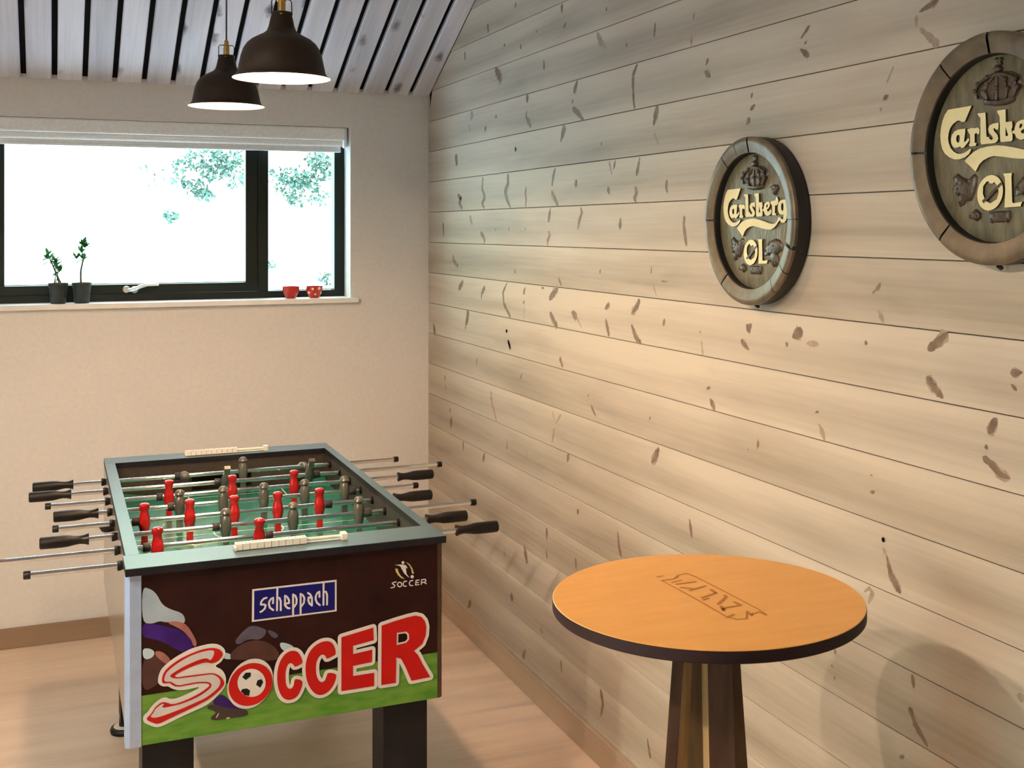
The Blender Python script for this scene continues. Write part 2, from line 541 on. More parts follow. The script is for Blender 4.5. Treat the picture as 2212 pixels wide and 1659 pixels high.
S_RED = [(-1.3235,0.6038),(-1.3211,0.6149),(-1.3142,0.6253),(-1.2979,0.6373),(-1.2759,0.6485),(-1.2538,0.6555),(-1.2302,0.6609),(-1.2092,0.6609),(-1.1951,0.656),(-1.1881,0.6492),(-1.1859,0.6416),(-1.1909,0.6336),(-1.1993,0.6261),(-1.212,0.6242),(-1.219,0.6274),(-1.226,0.6291),(-1.2427,0.6272),(-1.2649,0.621),(-1.2842,0.6138),(-1.2951,0.6082),(-1.2924,0.6028),(-1.2649,0.603),(-1.2371,0.6025),(-1.212,0.6017),(-1.2007,0.5979),(-1.1909,0.5899),(-1.1838,0.5787),(-1.1824,0.5712),(-1.1881,0.5633),(-1.2022,0.5509),(-1.219,0.5404),(-1.2399,0.5321),(-1.2649,0.523),(-1.2869,0.5165),(-1.3088,0.5085),(-1.3251,0.5026),(-1.3346,0.5013),(-1.3468,0.5076),(-1.3549,0.5131),(-1.3576,0.5178),(-1.3454,0.5287),(-1.34,0.5393),(-1.3292,0.5475),(-1.3211,0.5505),(-1.3115,0.5469),(-1.3006,0.5409),(-1.2787,0.5439),(-1.2538,0.5516),(-1.2343,0.5602),(-1.2176,0.5707),(-1.2162,0.5748),(-1.2232,0.5795),(-1.2427,0.5824),(-1.2649,0.5814),(-1.2814,0.5803),(-1.2924,0.5819),(-1.2992,0.5858),(-1.3061,0.5926),(-1.3115,0.5927),(-1.3197,0.5932),(-1.3231,0.5966)]
S_WHITE = [(-1.3177,0.5993),(-1.3183,0.6045),(-1.3142,0.6167),(-1.3061,0.6241),(-1.2924,0.6336),(-1.2704,0.6449),(-1.251,0.6515),(-1.2288,0.6556),(-1.212,0.6562),(-1.2057,0.6531),(-1.2064,0.6445),(-1.212,0.6337),(-1.2162,0.6328),(-1.2218,0.6387),(-1.2371,0.638),(-1.2593,0.6318),(-1.2787,0.6245),(-1.2924,0.6178),(-1.3061,0.6098),(-1.3033,0.6054),(-1.2979,0.6021),(-1.2869,0.5998),(-1.2649,0.5994),(-1.2371,0.5989),(-1.2134,0.599),(-1.2036,0.5954),(-1.1937,0.586),(-1.1909,0.5768),(-1.1951,0.5658),(-1.2092,0.5549),(-1.226,0.5444),(-1.251,0.5367),(-1.2759,0.5291),(-1.3006,0.523),(-1.3224,0.5179),(-1.3387,0.5162),(-1.3468,0.519),(-1.3481,0.522),(-1.3414,0.5295),(-1.3387,0.5362),(-1.3292,0.5432),(-1.3211,0.547),(-1.3183,0.5444),(-1.3238,0.5395),(-1.3197,0.5367),(-1.3006,0.5373),(-1.2787,0.5396),(-1.251,0.5468),(-1.2288,0.5564),(-1.2134,0.5671),(-1.2113,0.5748),(-1.2162,0.5806),(-1.2302,0.5844),(-1.251,0.5858),(-1.2731,0.5841),(-1.2869,0.584),(-1.2938,0.5872),(-1.3006,0.5932),(-1.3061,0.5958),(-1.3142,0.5963)]
O_HALO = [(-1.0697,0.5547),(-1.0685,0.564),(-1.0686,0.5733),(-1.07,0.5822),(-1.0728,0.5907),(-1.0767,0.5985),(-1.0818,0.6054),(-1.0879,0.6112),(-1.0949,0.6158),(-1.1024,0.6191),(-1.1105,0.621),(-1.1189,0.6215),(-1.1273,0.6205),(-1.1355,0.618),(-1.1435,0.6142),(-1.1509,0.6092),(-1.1575,0.603),(-1.1634,0.5959),(-1.1682,0.5879),(-1.1718,0.5794),(-1.1743,0.5704),(-1.1755,0.5613),(-1.1754,0.5522),(-1.174,0.5433),(-1.1713,0.5349),(-1.1675,0.5272),(-1.1625,0.5203),(-1.1565,0.5145),(-1.1497,0.5098),(-1.1422,0.5064),(-1.1342,0.5044),(-1.1259,0.5039),(-1.1175,0.5047),(-1.1092,0.507),(-1.1012,0.5107),(-1.0937,0.5157),(-1.0869,0.5218),(-1.081,0.529),(-1.076,0.537),(-1.0723,0.5456)]
O_RED = [(-1.0708,0.5536),(-1.0701,0.5615),(-1.0706,0.5695),(-1.0724,0.5772),(-1.0755,0.5846),(-1.0797,0.5913),(-1.0849,0.5974),(-1.091,0.6025),(-1.0979,0.6065),(-1.1054,0.6095),(-1.1132,0.6112),(-1.1213,0.6118),(-1.1293,0.611),(-1.1371,0.6091),(-1.1446,0.606),(-1.1515,0.6018),(-1.1576,0.5966),(-1.1629,0.5905),(-1.1671,0.5838),(-1.1702,0.5765),(-1.1722,0.5688),(-1.1729,0.5609),(-1.1724,0.5531),(-1.1706,0.5454),(-1.1676,0.5382),(-1.1635,0.5315),(-1.1584,0.5255),(-1.1524,0.5203),(-1.1456,0.5162),(-1.1383,0.5132),(-1.1305,0.5113),(-1.1224,0.5107),(-1.1144,0.5113),(-1.1065,0.5131),(-1.099,0.5162),(-1.092,0.5203),(-1.0857,0.5255),(-1.0804,0.5316),(-1.076,0.5384),(-1.0728,0.5458)]
BALL = [(-1.0864,0.5598),(-1.0868,0.5651),(-1.088,0.5705),(-1.09,0.5756),(-1.0927,0.5806),(-1.0961,0.5851),(-1.1,0.5891),(-1.1044,0.5925),(-1.1092,0.5952),(-1.1142,0.5972),(-1.1194,0.5983),(-1.1245,0.5987),(-1.1295,0.5982),(-1.1342,0.5968),(-1.1386,0.5947),(-1.1425,0.5919),(-1.1458,0.5884),(-1.1485,0.5843),(-1.1504,0.5797),(-1.1516,0.5748),(-1.152,0.5696),(-1.1516,0.5643),(-1.1504,0.559),(-1.1485,0.5539),(-1.1458,0.549),(-1.1425,0.5445),(-1.1386,0.5405),(-1.1342,0.537),(-1.1295,0.5343),(-1.1245,0.5323),(-1.1194,0.5311),(-1.1142,0.5307),(-1.1092,0.5312),(-1.1044,0.5324),(-1.1,0.5345),(-1.0961,0.5374),(-1.0927,0.5409),(-1.09,0.545),(-1.088,0.5496),(-1.0868,0.5546)]
PENTS = [[(-1.1337,0.5911),(-1.1213,0.59),(-1.1213,0.581),(-1.1326,0.5733),(-1.1412,0.5812)],[(-1.1056,0.5687),(-1.0959,0.5704),(-1.0921,0.5623),(-1.0991,0.5501),(-1.1089,0.5587)],[(-1.1412,0.5531),(-1.1305,0.5532),(-1.1229,0.5471),(-1.1251,0.5342),(-1.1358,0.538),(-1.1444,0.5481)]]
C_A = [(-1.0593,0.5696),(-1.0577,0.5883),(-1.0522,0.6064),(-1.0423,0.6206),(-1.0312,0.6274),(-1.018,0.6278),(-1.008,0.6219),(-1.0013,0.6103),(-0.9968,0.5963),(-1.0024,0.5915),(-1.0168,0.5874),(-1.0191,0.5927),(-1.0246,0.598),(-1.0301,0.5988),(-1.0357,0.5918),(-1.039,0.5778),(-1.039,0.5599),(-1.0373,0.5463),(-1.0323,0.5377),(-1.0246,0.536),(-1.0191,0.5435),(-1.018,0.5546),(-1.0146,0.5591),(-0.9979,0.5521),(-0.9985,0.5393),(-1.0035,0.5266),(-1.0113,0.5144),(-1.0224,0.5094),(-1.0357,0.5103),(-1.0467,0.5187),(-1.0544,0.5344),(-1.0582,0.5517)]
C_B = [(-0.9913,0.5803),(-0.989,0.6006),(-0.9811,0.62),(-0.9684,0.6325),(-0.9526,0.6399),(-0.9382,0.6403),(-0.927,0.6356),(-0.919,0.6225),(-0.9158,0.6045),(-0.9238,0.6009),(-0.9382,0.5957),(-0.9406,0.6),(-0.9446,0.607),(-0.9526,0.6089),(-0.9605,0.6013),(-0.9653,0.5877),(-0.9653,0.5654),(-0.9613,0.5506),(-0.9542,0.5408),(-0.9446,0.5417),(-0.9398,0.5522),(-0.9366,0.5628),(-0.915,0.5565),(-0.9158,0.5438),(-0.9238,0.5258),(-0.9366,0.5134),(-0.9526,0.5087),(-0.9684,0.5151),(-0.9811,0.5329),(-0.989,0.5547)]
E_ = [(-0.9029,0.6443),(-0.823,0.6578),(-0.8214,0.6261),(-0.8738,0.6195),(-0.8738,0.5986),(-0.8255,0.6032),(-0.8263,0.5726),(-0.8738,0.5697),(-0.8738,0.5448),(-0.8206,0.545),(-0.8206,0.5119),(-0.9029,0.5115)]
R_ = [(-0.8016,0.6599),(-0.77,0.6663),(-0.7364,0.6718),(-0.7144,0.6739),(-0.6991,0.6686),(-0.6898,0.6567),(-0.6858,0.6414),(-0.6872,0.6202),(-0.6957,0.6),(-0.7178,0.5849),(-0.7076,0.5737),(-0.6957,0.549),(-0.6752,0.513),(-0.7246,0.5105),(-0.7398,0.5471),(-0.7515,0.57),(-0.7641,0.5751),(-0.7649,0.5116),(-0.8024,0.5116)]
R_HOLE = [(-0.7624,0.6368),(-0.7381,0.6368),(-0.7313,0.6294),(-0.7305,0.6162),(-0.7381,0.6082),(-0.7633,0.6059)]
GRASS = [(-1.367,0.5709),(-1.1938,0.5709),(-1.0427,0.5696),(-0.8851,0.5703),(-0.6571,0.5723),(-0.6571,0.4512),(-0.8284,0.4537),(-1.0811,0.455),(-1.367,0.4516)]
ART = [('white',[(-1.367,0.8225),(-1.3494,0.8167),(-1.3352,0.8037),(-1.3227,0.776),(-1.3031,0.7623),(-1.2779,0.7515),(-1.2706,0.7355),(-1.2742,0.7247),(-1.2959,0.7331),(-1.3138,0.7336),(-1.3281,0.7392),(-1.3458,0.734),(-1.367,0.7405)]),('skin',[(-1.3138,0.7336),(-1.2923,0.7345),(-1.2706,0.7261),(-1.2561,0.7034),(-1.2434,0.6751),(-1.2507,0.6647),(-1.267,0.701),(-1.2887,0.719)]),('purple',[(-1.367,0.7386),(-1.3387,0.7331),(-1.3031,0.7209),(-1.2742,0.7058),(-1.2561,0.6844),(-1.2525,0.665),(-1.2742,0.6567),(-1.2959,0.671),(-1.3209,0.6895),(-1.3458,0.7003),(-1.367,0.7069)]),('maroon',[(-1.367,0.6548),(-1.3423,0.6662),(-1.3245,0.6656),(-1.3031,0.6419),(-1.3102,0.6129),(-1.3387,0.5871),(-1.367,0.5802)]),('skin',[(-1.3405,0.6716),(-1.3209,0.667),(-1.3013,0.6435),(-1.3084,0.6314),(-1.3352,0.6558)]),('glove',[(-1.3653,0.6806),(-1.3494,0.6784),(-1.3387,0.6694),(-1.3423,0.6569),(-1.3582,0.6528),(-1.3653,0.662)]),('glove',[(-1.1864,0.6463),(-1.1715,0.6423),(-1.1622,0.6325),(-1.1697,0.6267),(-1.1864,0.6321)]),('blue',[(-1.1603,0.6676),(-1.1379,0.6915),(-1.119,0.7025),(-1.0963,0.6937),(-1.0811,0.6839),(-1.0963,0.6627),(-1.1266,0.6707),(-1.1491,0.6584)]),('maroon',[(-1.1641,0.6489),(-1.1266,0.6668),(-1.0887,0.6617),(-1.0581,0.6381),(-1.0504,0.6097),(-1.0963,0.6124),(-1.1416,0.6227),(-1.1715,0.627)]),('glove',[(-1.0543,0.6531),(-1.0311,0.6461),(-1.0137,0.6319),(-1.0273,0.624),(-1.0485,0.6328)]),('blue',[(-1.0849,0.6883),(-1.0619,0.6775),(-1.0543,0.6648),(-1.0696,0.663)]),('purple',[(-1.1975,0.5448),(-1.1864,0.5469),(-1.1715,0.5312),(-1.1566,0.5173),(-1.1379,0.5086),(-1.1379,0.499),(-1.1678,0.5057),(-1.1938,0.5155),(-1.2122,0.5299)]),('boot',[(-1.2269,0.5208),(-1.2085,0.5293),(-1.179,0.5132),(-1.1341,0.5042),(-1.1266,0.4953),(-1.1303,0.4862),(-1.1715,0.4871),(-1.2122,0.488),(-1.2141,0.4978),(-1.1975,0.5066)]),('yellow',[(-1.1975,0.5028),(-1.1938,0.506),(-1.1975,0.4951),(-1.203,0.4922)]),('yellow',[(-1.179,0.4902),(-1.1715,0.4909),(-1.1678,0.4873),(-1.1771,0.4861)])]
PLATE = [(-1.1177,0.7879),(-0.9144,0.7874),(-0.9144,0.7096),(-1.1187,0.7098)]
PLATE_IN = [(-1.1131,0.7838),(-0.9188,0.7827),(-0.9188,0.7137),(-1.1133,0.7139)]
PLATE_ST = [[(-1.0842,0.7637),(-1.0906,0.7625),(-1.0965,0.7562),(-1.0975,0.7491),(-1.0886,0.748),(-1.0862,0.7453),(-1.0881,0.7385),(-1.0946,0.7328),(-1.0985,0.7316)],[(-1.0688,0.7487),(-1.0683,0.7618),(-1.0733,0.7599),(-1.0777,0.7539),(-1.0785,0.7469),(-1.0758,0.7385),(-1.0683,0.7323)],[(-1.0583,0.7858),(-1.0593,0.7304)],[(-1.0583,0.7606),(-1.0533,0.7595),(-1.0503,0.7515),(-1.0503,0.7297)],[(-1.0403,0.7401),(-1.04,0.7634),(-1.0348,0.7597),(-1.0306,0.7516),(-1.0306,0.7445),(-1.0388,0.744)],[(-1.0403,0.7442),(-1.0378,0.7368),(-1.0338,0.7327),(-1.0293,0.7315)],[(-1.0207,0.7641),(-1.0207,0.7113)],[(-1.0207,0.7631),(-1.0157,0.7605),(-1.0122,0.7519),(-1.0129,0.7408),(-1.0192,0.7324)],[(-1.0026,0.7635),(-1.0026,0.7125)],[(-1.0026,0.7624),(-0.9975,0.7598),(-0.9934,0.7517),(-0.9946,0.7406),(-1.001,0.7322)],[(-0.9848,0.7634),(-0.9792,0.7591),(-0.9751,0.7504),(-0.9751,0.7315),(-0.9812,0.7374),(-0.9841,0.7454),(-0.9831,0.7524),(-0.9756,0.75)],[(-0.9567,0.7503),(-0.9569,0.7631),(-0.9618,0.7611),(-0.9657,0.7534),(-0.9661,0.7453),(-0.9628,0.7367),(-0.9557,0.7301)],[(-0.9466,0.785),(-0.9469,0.7296)],[(-0.9464,0.7623),(-0.9405,0.7606),(-0.9379,0.7521),(-0.9382,0.7295)]]
EMB = [('w',[(-0.7425,0.8105),(-0.7428,0.812),(-0.7436,0.8134),(-0.7449,0.8143),(-0.7463,0.8148),(-0.7478,0.8146),(-0.749,0.814),(-0.7498,0.8128),(-0.7501,0.8114),(-0.7498,0.8099),(-0.749,0.8085),(-0.7478,0.8076),(-0.7463,0.8071),(-0.7449,0.8073),(-0.7436,0.8079),(-0.7428,0.8091)]),('w',[(-0.7677,0.8078),(-0.7493,0.8065),(-0.7397,0.8041),(-0.7362,0.7996),(-0.7335,0.7947),(-0.738,0.7977),(-0.7385,0.7929),(-0.7368,0.7811),(-0.7292,0.7707),(-0.735,0.7751),(-0.7433,0.7836),(-0.7505,0.7966),(-0.7529,0.8021),(-0.7588,0.805)]),('w',[(-0.7181,0.7722),(-0.7184,0.7739),(-0.7193,0.7753),(-0.7207,0.7764),(-0.7224,0.7769),(-0.724,0.7768),(-0.7254,0.776),(-0.7264,0.7748),(-0.7267,0.7732),(-0.7264,0.7716),(-0.7254,0.7701),(-0.724,0.769),(-0.7224,0.7685),(-0.7207,0.7687),(-0.7193,0.7694),(-0.7184,0.7707)]),('y',[(-0.7397,0.8116),(-0.729,0.8052),(-0.7218,0.7939),(-0.7173,0.7798),(-0.723,0.7805),(-0.7248,0.7914),(-0.7302,0.8022)]),('y',[(-0.7665,0.7984),(-0.76,0.7971),(-0.7576,0.7881),(-0.7517,0.7782),(-0.7415,0.7691),(-0.7505,0.7722),(-0.7588,0.7801),(-0.7648,0.7901)])]
EMB_ST = [[(-0.7638,0.7643),(-0.7707,0.7642),(-0.7742,0.7617),(-0.7671,0.7557),(-0.7693,0.7519),(-0.7772,0.7511)],[(-0.7495,0.7561),(-0.7501,0.7587),(-0.7516,0.7609),(-0.7538,0.7623),(-0.7562,0.7626),(-0.7584,0.7617),(-0.7599,0.7599),(-0.7605,0.7574),(-0.7599,0.7548),(-0.7584,0.7527),(-0.7562,0.7513),(-0.7538,0.751),(-0.7516,0.7519),(-0.7501,0.7537),(-0.7495,0.7561)],[(-0.7368,0.7631),(-0.7433,0.7633),(-0.7463,0.7578),(-0.7445,0.7518),(-0.738,0.7505)],[(-0.7206,0.763),(-0.7272,0.7628),(-0.7302,0.7571),(-0.728,0.7513),(-0.7208,0.7502)],[(-0.7043,0.7623),(-0.7122,0.7622),(-0.714,0.7508),(-0.7052,0.7507)],[(-0.7134,0.7563),(-0.7061,0.7564)],[(-0.6989,0.7505),(-0.6977,0.7624),(-0.688,0.7621),(-0.6866,0.7581),(-0.6892,0.7553),(-0.6975,0.755)],[(-0.6916,0.755),(-0.6854,0.7509)]]
WORD = [([(-0.1154,0.0775),(-0.0557,0.0792),(-0.0723,0.0528),(-0.0798,0.0521),(-0.0857,0.0556),(-0.0916,0.0559),(-0.1018,0.0512),(-0.1094,0.0447),(-0.1137,0.0359),(-0.1154,0.0261),(-0.1137,0.0171),(-0.1086,0.0081),(-0.1018,0.0018),(-0.0916,-0.0031),(-0.0832,-0.004),(-0.0731,-0.0023),(-0.0648,0.0011),(-0.0598,0.0042),(-0.0565,0.002),(-0.0615,-0.0046),(-0.0715,-0.0103),(-0.0849,-0.0133),(-0.0984,-0.0129),(-0.112,-0.0084),(-0.124,-0.0007),(-0.1309,0.0083),(-0.1347,0.02),(-0.1361,0.0327),(-0.1344,0.0461),(-0.13,0.0586),(-0.124,0.0692)],[]),([(-0.1077,0.0233),(-0.1055,0.0313),(-0.0984,0.0374),(-0.0882,0.0399),(-0.0711,0.0402),(-0.0718,0.0334),(-0.0735,0.0237),(-0.0745,0.0167),(-0.0715,0.0171),(-0.0632,0.0236),(-0.0612,0.0191),(-0.0656,0.0148),(-0.0748,0.007),(-0.0815,0.0063),(-0.0835,0.0092),(-0.0899,0.008),(-0.0984,0.0076),(-0.1043,0.0117),(-0.1072,0.017)],[[(-0.0899,0.0306),(-0.0857,0.0292),(-0.0849,0.023),(-0.0865,0.0177),(-0.0899,0.0164),(-0.0933,0.0186),(-0.0945,0.024),(-0.0929,0.0293)]]),([(-0.0673,0.0377),(-0.0565,0.0401),(-0.0483,0.0389),(-0.0401,0.0398),(-0.036,0.0363),(-0.0369,0.0284),(-0.0409,0.0276),(-0.0442,0.0307),(-0.0483,0.0286),(-0.0483,0.0137),(-0.0434,0.0124),(-0.0458,0.008),(-0.0598,0.0077),(-0.0623,0.0104),(-0.0598,0.0139),(-0.0595,0.0279),(-0.0632,0.0332)],[]),([(-0.0417,0.063),(-0.0393,0.0642),(-0.0222,0.064),(-0.0211,0.0481),(-0.0198,0.0273),(-0.019,0.0216),(-0.0134,0.0211),(-0.0123,0.0177),(-0.007,0.0154),(-0.0038,0.018),(-0.0062,0.0223),(-0.0134,0.0281),(-0.0158,0.0346),(-0.0126,0.0406),(-0.0046,0.0435),(0.0094,0.0439),(0.0085,0.0325),(0.0031,0.0325),(-0.0006,0.0356),(-0.0033,0.0341),(-0.0006,0.0296),(0.0066,0.0235),(0.0085,0.0174),(0.0058,0.0123),(0.0002,0.0098),(-0.032,0.0094),(-0.0339,0.0136),(-0.0344,0.0362),(-0.0339,0.0554)],[]),([(0.005,0.0635),(0.0081,0.0649),(0.0251,0.0651),(0.0258,0.0437),(0.0403,0.0436),(0.041,0.0349),(0.0387,0.0298),(0.041,0.0221),(0.0413,0.0128),(0.0379,0.0103),(0.0152,0.0103),(0.0126,0.0139),(0.0121,0.0354),(0.0116,0.0543)],[[(0.0255,0.0352),(0.0289,0.0266),(0.0314,0.0205),(0.0278,0.0196),(0.0251,0.0206)]]),([(0.0464,0.0331),(0.0503,0.0406),(0.0595,0.0443),(0.0687,0.0445),(0.0717,0.0411),(0.072,0.0343),(0.0671,0.0293),(0.0595,0.0261),(0.0618,0.0218),(0.0671,0.0218),(0.0763,0.0267),(0.0793,0.0224),(0.0763,0.0166),(0.0687,0.0125),(0.0595,0.0113),(0.0503,0.0152),(0.0464,0.022),(0.041,0.0238),(0.041,0.0272),(0.0457,0.0284)],[[(0.0587,0.0379),(0.0626,0.0383),(0.0633,0.0345),(0.0595,0.0307),(0.0564,0.0312),(0.0568,0.0354)]]),([(0.074,0.0444),(0.0883,0.0462),(0.0951,0.0464),(0.098,0.0547),(0.1025,0.0546),(0.107,0.047),(0.1065,0.0387),(0.1003,0.0355),(0.0936,0.0348),(0.0928,0.0172),(0.098,0.0159),(0.0973,0.0126),(0.0815,0.0128),(0.08,0.0149),(0.0815,0.0182),(0.0815,0.035),(0.0747,0.0393)],[]),([(0.105,0.0321),(0.1077,0.0403),(0.1136,0.0456),(0.1225,0.0473),(0.1432,0.0478),(0.1436,0.0441),(0.1411,0.0413),(0.1417,0.0248),(0.1411,0.0076),(0.1385,0.001),(0.1327,-0.0039),(0.1247,-0.0052),(0.1166,-0.003),(0.1144,0.0004),(0.1166,0.007),(0.1188,0.0053),(0.1225,0.0028),(0.1261,0.0036),(0.1276,0.0085),(0.1276,0.0143),(0.121,0.0132),(0.1136,0.0145),(0.1077,0.0195),(0.1053,0.0254)],[[(0.1239,0.0408),(0.1276,0.0366),(0.1283,0.0283),(0.1261,0.0226),(0.1225,0.0218),(0.1188,0.0268),(0.1183,0.0335),(0.1203,0.0392)]]),([(-0.0731,-0.0173),(-0.0632,-0.0094),(-0.0499,-0.002),(-0.0352,0.0027),(-0.0174,0.0049),(0.0066,0.0056),(0.0255,0.0031),(0.0488,-0.0013),(0.0671,-0.0056),(0.0793,-0.0074),(0.0913,-0.007),(0.0988,-0.0033),(0.1047,0.0029),(0.1077,0.0079),(0.1158,0.0078),(0.1136,0.0012),(0.1077,-0.0021),(0.1003,-0.0095),(0.0898,-0.0162),(0.0763,-0.0204),(0.061,-0.0204),(0.041,-0.0183),(0.0176,-0.0144),(-0.0014,-0.0122),(-0.0142,-0.0139),(-0.0271,-0.0182),(-0.0369,-0.0248),(-0.0426,-0.0326),(-0.0458,-0.037)],[])]
OL = [([(0.0189,-0.0744),(0.0189,-0.0692),(0.018,-0.0641),(0.0162,-0.0593),(0.0135,-0.0551),(0.0101,-0.0514),(0.0061,-0.0484),(0.0015,-0.0462),(-0.0035,-0.0449),(-0.0088,-0.0445),(-0.0141,-0.045),(-0.0194,-0.0464),(-0.0245,-0.0487),(-0.0291,-0.0518),(-0.0333,-0.0556),(-0.0368,-0.06),(-0.0395,-0.0649),(-0.0413,-0.0701),(-0.0422,-0.0755),(-0.0422,-0.0808),(-0.0413,-0.086),(-0.0394,-0.0908),(-0.0367,-0.0951),(-0.0332,-0.0988),(-0.029,-0.1018),(-0.0243,-0.1039),(-0.0192,-0.1051),(-0.014,-0.1055),(-0.0086,-0.1048),(-0.0034,-0.1033),(0.0016,-0.101),(0.0062,-0.0978),(0.0102,-0.094),(0.0136,-0.0896),(0.0162,-0.0848),(0.018,-0.0796)],[[(-0.0108,-0.0931),(-0.0225,-0.0885),(-0.0286,-0.0759),(-0.0278,-0.0633),(-0.0199,-0.0555),(-0.0147,-0.0547),(-0.0134,-0.0582),(-0.0057,-0.0595),(-0.0018,-0.0567),(0.0072,-0.0642),(0.009,-0.0753),(0.0046,-0.0865)]]),([(0.0192,-0.0433),(0.0393,-0.0431),(0.0383,-0.05),(0.0403,-0.0925),(0.0438,-0.0938),(0.0625,-0.0917),(0.0588,-0.0996),(0.0225,-0.101),(0.0242,-0.0722),(0.0232,-0.0501)],[])]
SLASH = [(-0.0265,-0.0927),(-0.0304,-0.0886),(0.0136,-0.0579),(0.0174,-0.0613)]
LIONS = [[(-0.1089,-0.0457),(-0.0952,-0.037),(-0.0843,-0.0441),(-0.0681,-0.0496),(-0.0601,-0.0453),(-0.0521,-0.0396),(-0.0441,-0.0452),(-0.0468,-0.0622),(-0.0521,-0.0764),(-0.0601,-0.0879),(-0.0735,-0.0882),(-0.0789,-0.0954),(-0.0897,-0.0986),(-0.0897,-0.0885),(-0.0789,-0.0826),(-0.0897,-0.0742),(-0.1007,-0.0773),(-0.0979,-0.07),(-0.1089,-0.0644),(-0.0979,-0.0557)],[(-0.0681,-0.1165),(-0.0601,-0.1078),(-0.0494,-0.1018),(-0.0362,-0.1099),(-0.0362,-0.1184),(-0.0468,-0.1243)],[(-0.0192,-0.1094),(-0.005,-0.1062),(0.0332,-0.1058),(0.0357,-0.1175),(0.0307,-0.1245),(0.0079,-0.1267),(-0.0153,-0.1261)],[(0.0407,-0.0692),(0.0507,-0.0581),(0.0606,-0.0484),(0.0754,-0.0442),(0.09,-0.04),(0.1092,-0.0439),(0.1211,-0.0545),(0.1187,-0.0679),(0.1044,-0.0749),(0.0948,-0.0683),(0.0996,-0.079),(0.1068,-0.091),(0.102,-0.1059),(0.0802,-0.1079),(0.0705,-0.0986),(0.0656,-0.0906),(0.0754,-0.0741),(0.0631,-0.0743),(0.0507,-0.08),(0.0407,-0.0829)]]
HOP = [(0.0729,0.0807),(0.0827,0.0844),(0.0996,0.0825),(0.1056,0.0742),(0.0972,0.0678),(0.0924,0.0584),(0.0851,0.0586),(0.0863,0.0681),(0.0754,0.0738)]
CROWN = {'body':[(-0.0491,0.1053),(-0.0453,0.1163),(-0.0303,0.1266),(-0.008,0.1316),(0.0176,0.1318),(0.0374,0.1293),(0.0561,0.1196),(0.062,0.1087),(0.0535,0.0953),(0.0446,0.0819),(0.0212,0.0768),(-0.0043,0.0786),(-0.0266,0.0833),(-0.0416,0.0909)],'band':[(-0.0303,0.0865),(-0.0043,0.0831),(0.0212,0.0817),(0.0455,0.0839),(0.0428,0.0771),(0.0249,0.0727),(-0.0006,0.0725),(-0.0284,0.0779)],'orb':[(0.0162,0.1353),(0.0153,0.1377),(0.0129,0.1397),(0.0092,0.1412),(0.0049,0.1419),(0.0005,0.1416),(-0.0032,0.1405),(-0.0057,0.1387),(-0.0065,0.1365),(-0.0057,0.1342),(-0.0032,0.1321),(0.0005,0.1306),(0.0049,0.13),(0.0092,0.1302),(0.0129,0.1313),(0.0153,0.1331)],'cross':[(-0.0043,0.1543),(0.0012,0.157),(0.0067,0.1527),(0.0122,0.1563),(0.018,0.1521),(0.0131,0.1484),(0.0158,0.1433),(0.0103,0.1406),(-0.0006,0.1412),(0.0012,0.147),(-0.0047,0.1503)]}
ARCHES = [[(-0.0378,0.0897),(-0.0453,0.1031),(-0.0378,0.1149),(-0.0154,0.1239),(0.0049,0.128)],[(-0.0154,0.085),(-0.021,0.1002),(-0.0154,0.1139),(0.0049,0.128)],[(0.0067,0.0832),(0.0067,0.1031),(0.0067,0.1279)],[(0.0267,0.0835),(0.0321,0.1001),(0.0267,0.1161),(0.0067,0.1279)],[(0.0428,0.0859),(0.0544,0.1012),(0.0499,0.115),(0.0285,0.1239),(0.0067,0.1279)]]
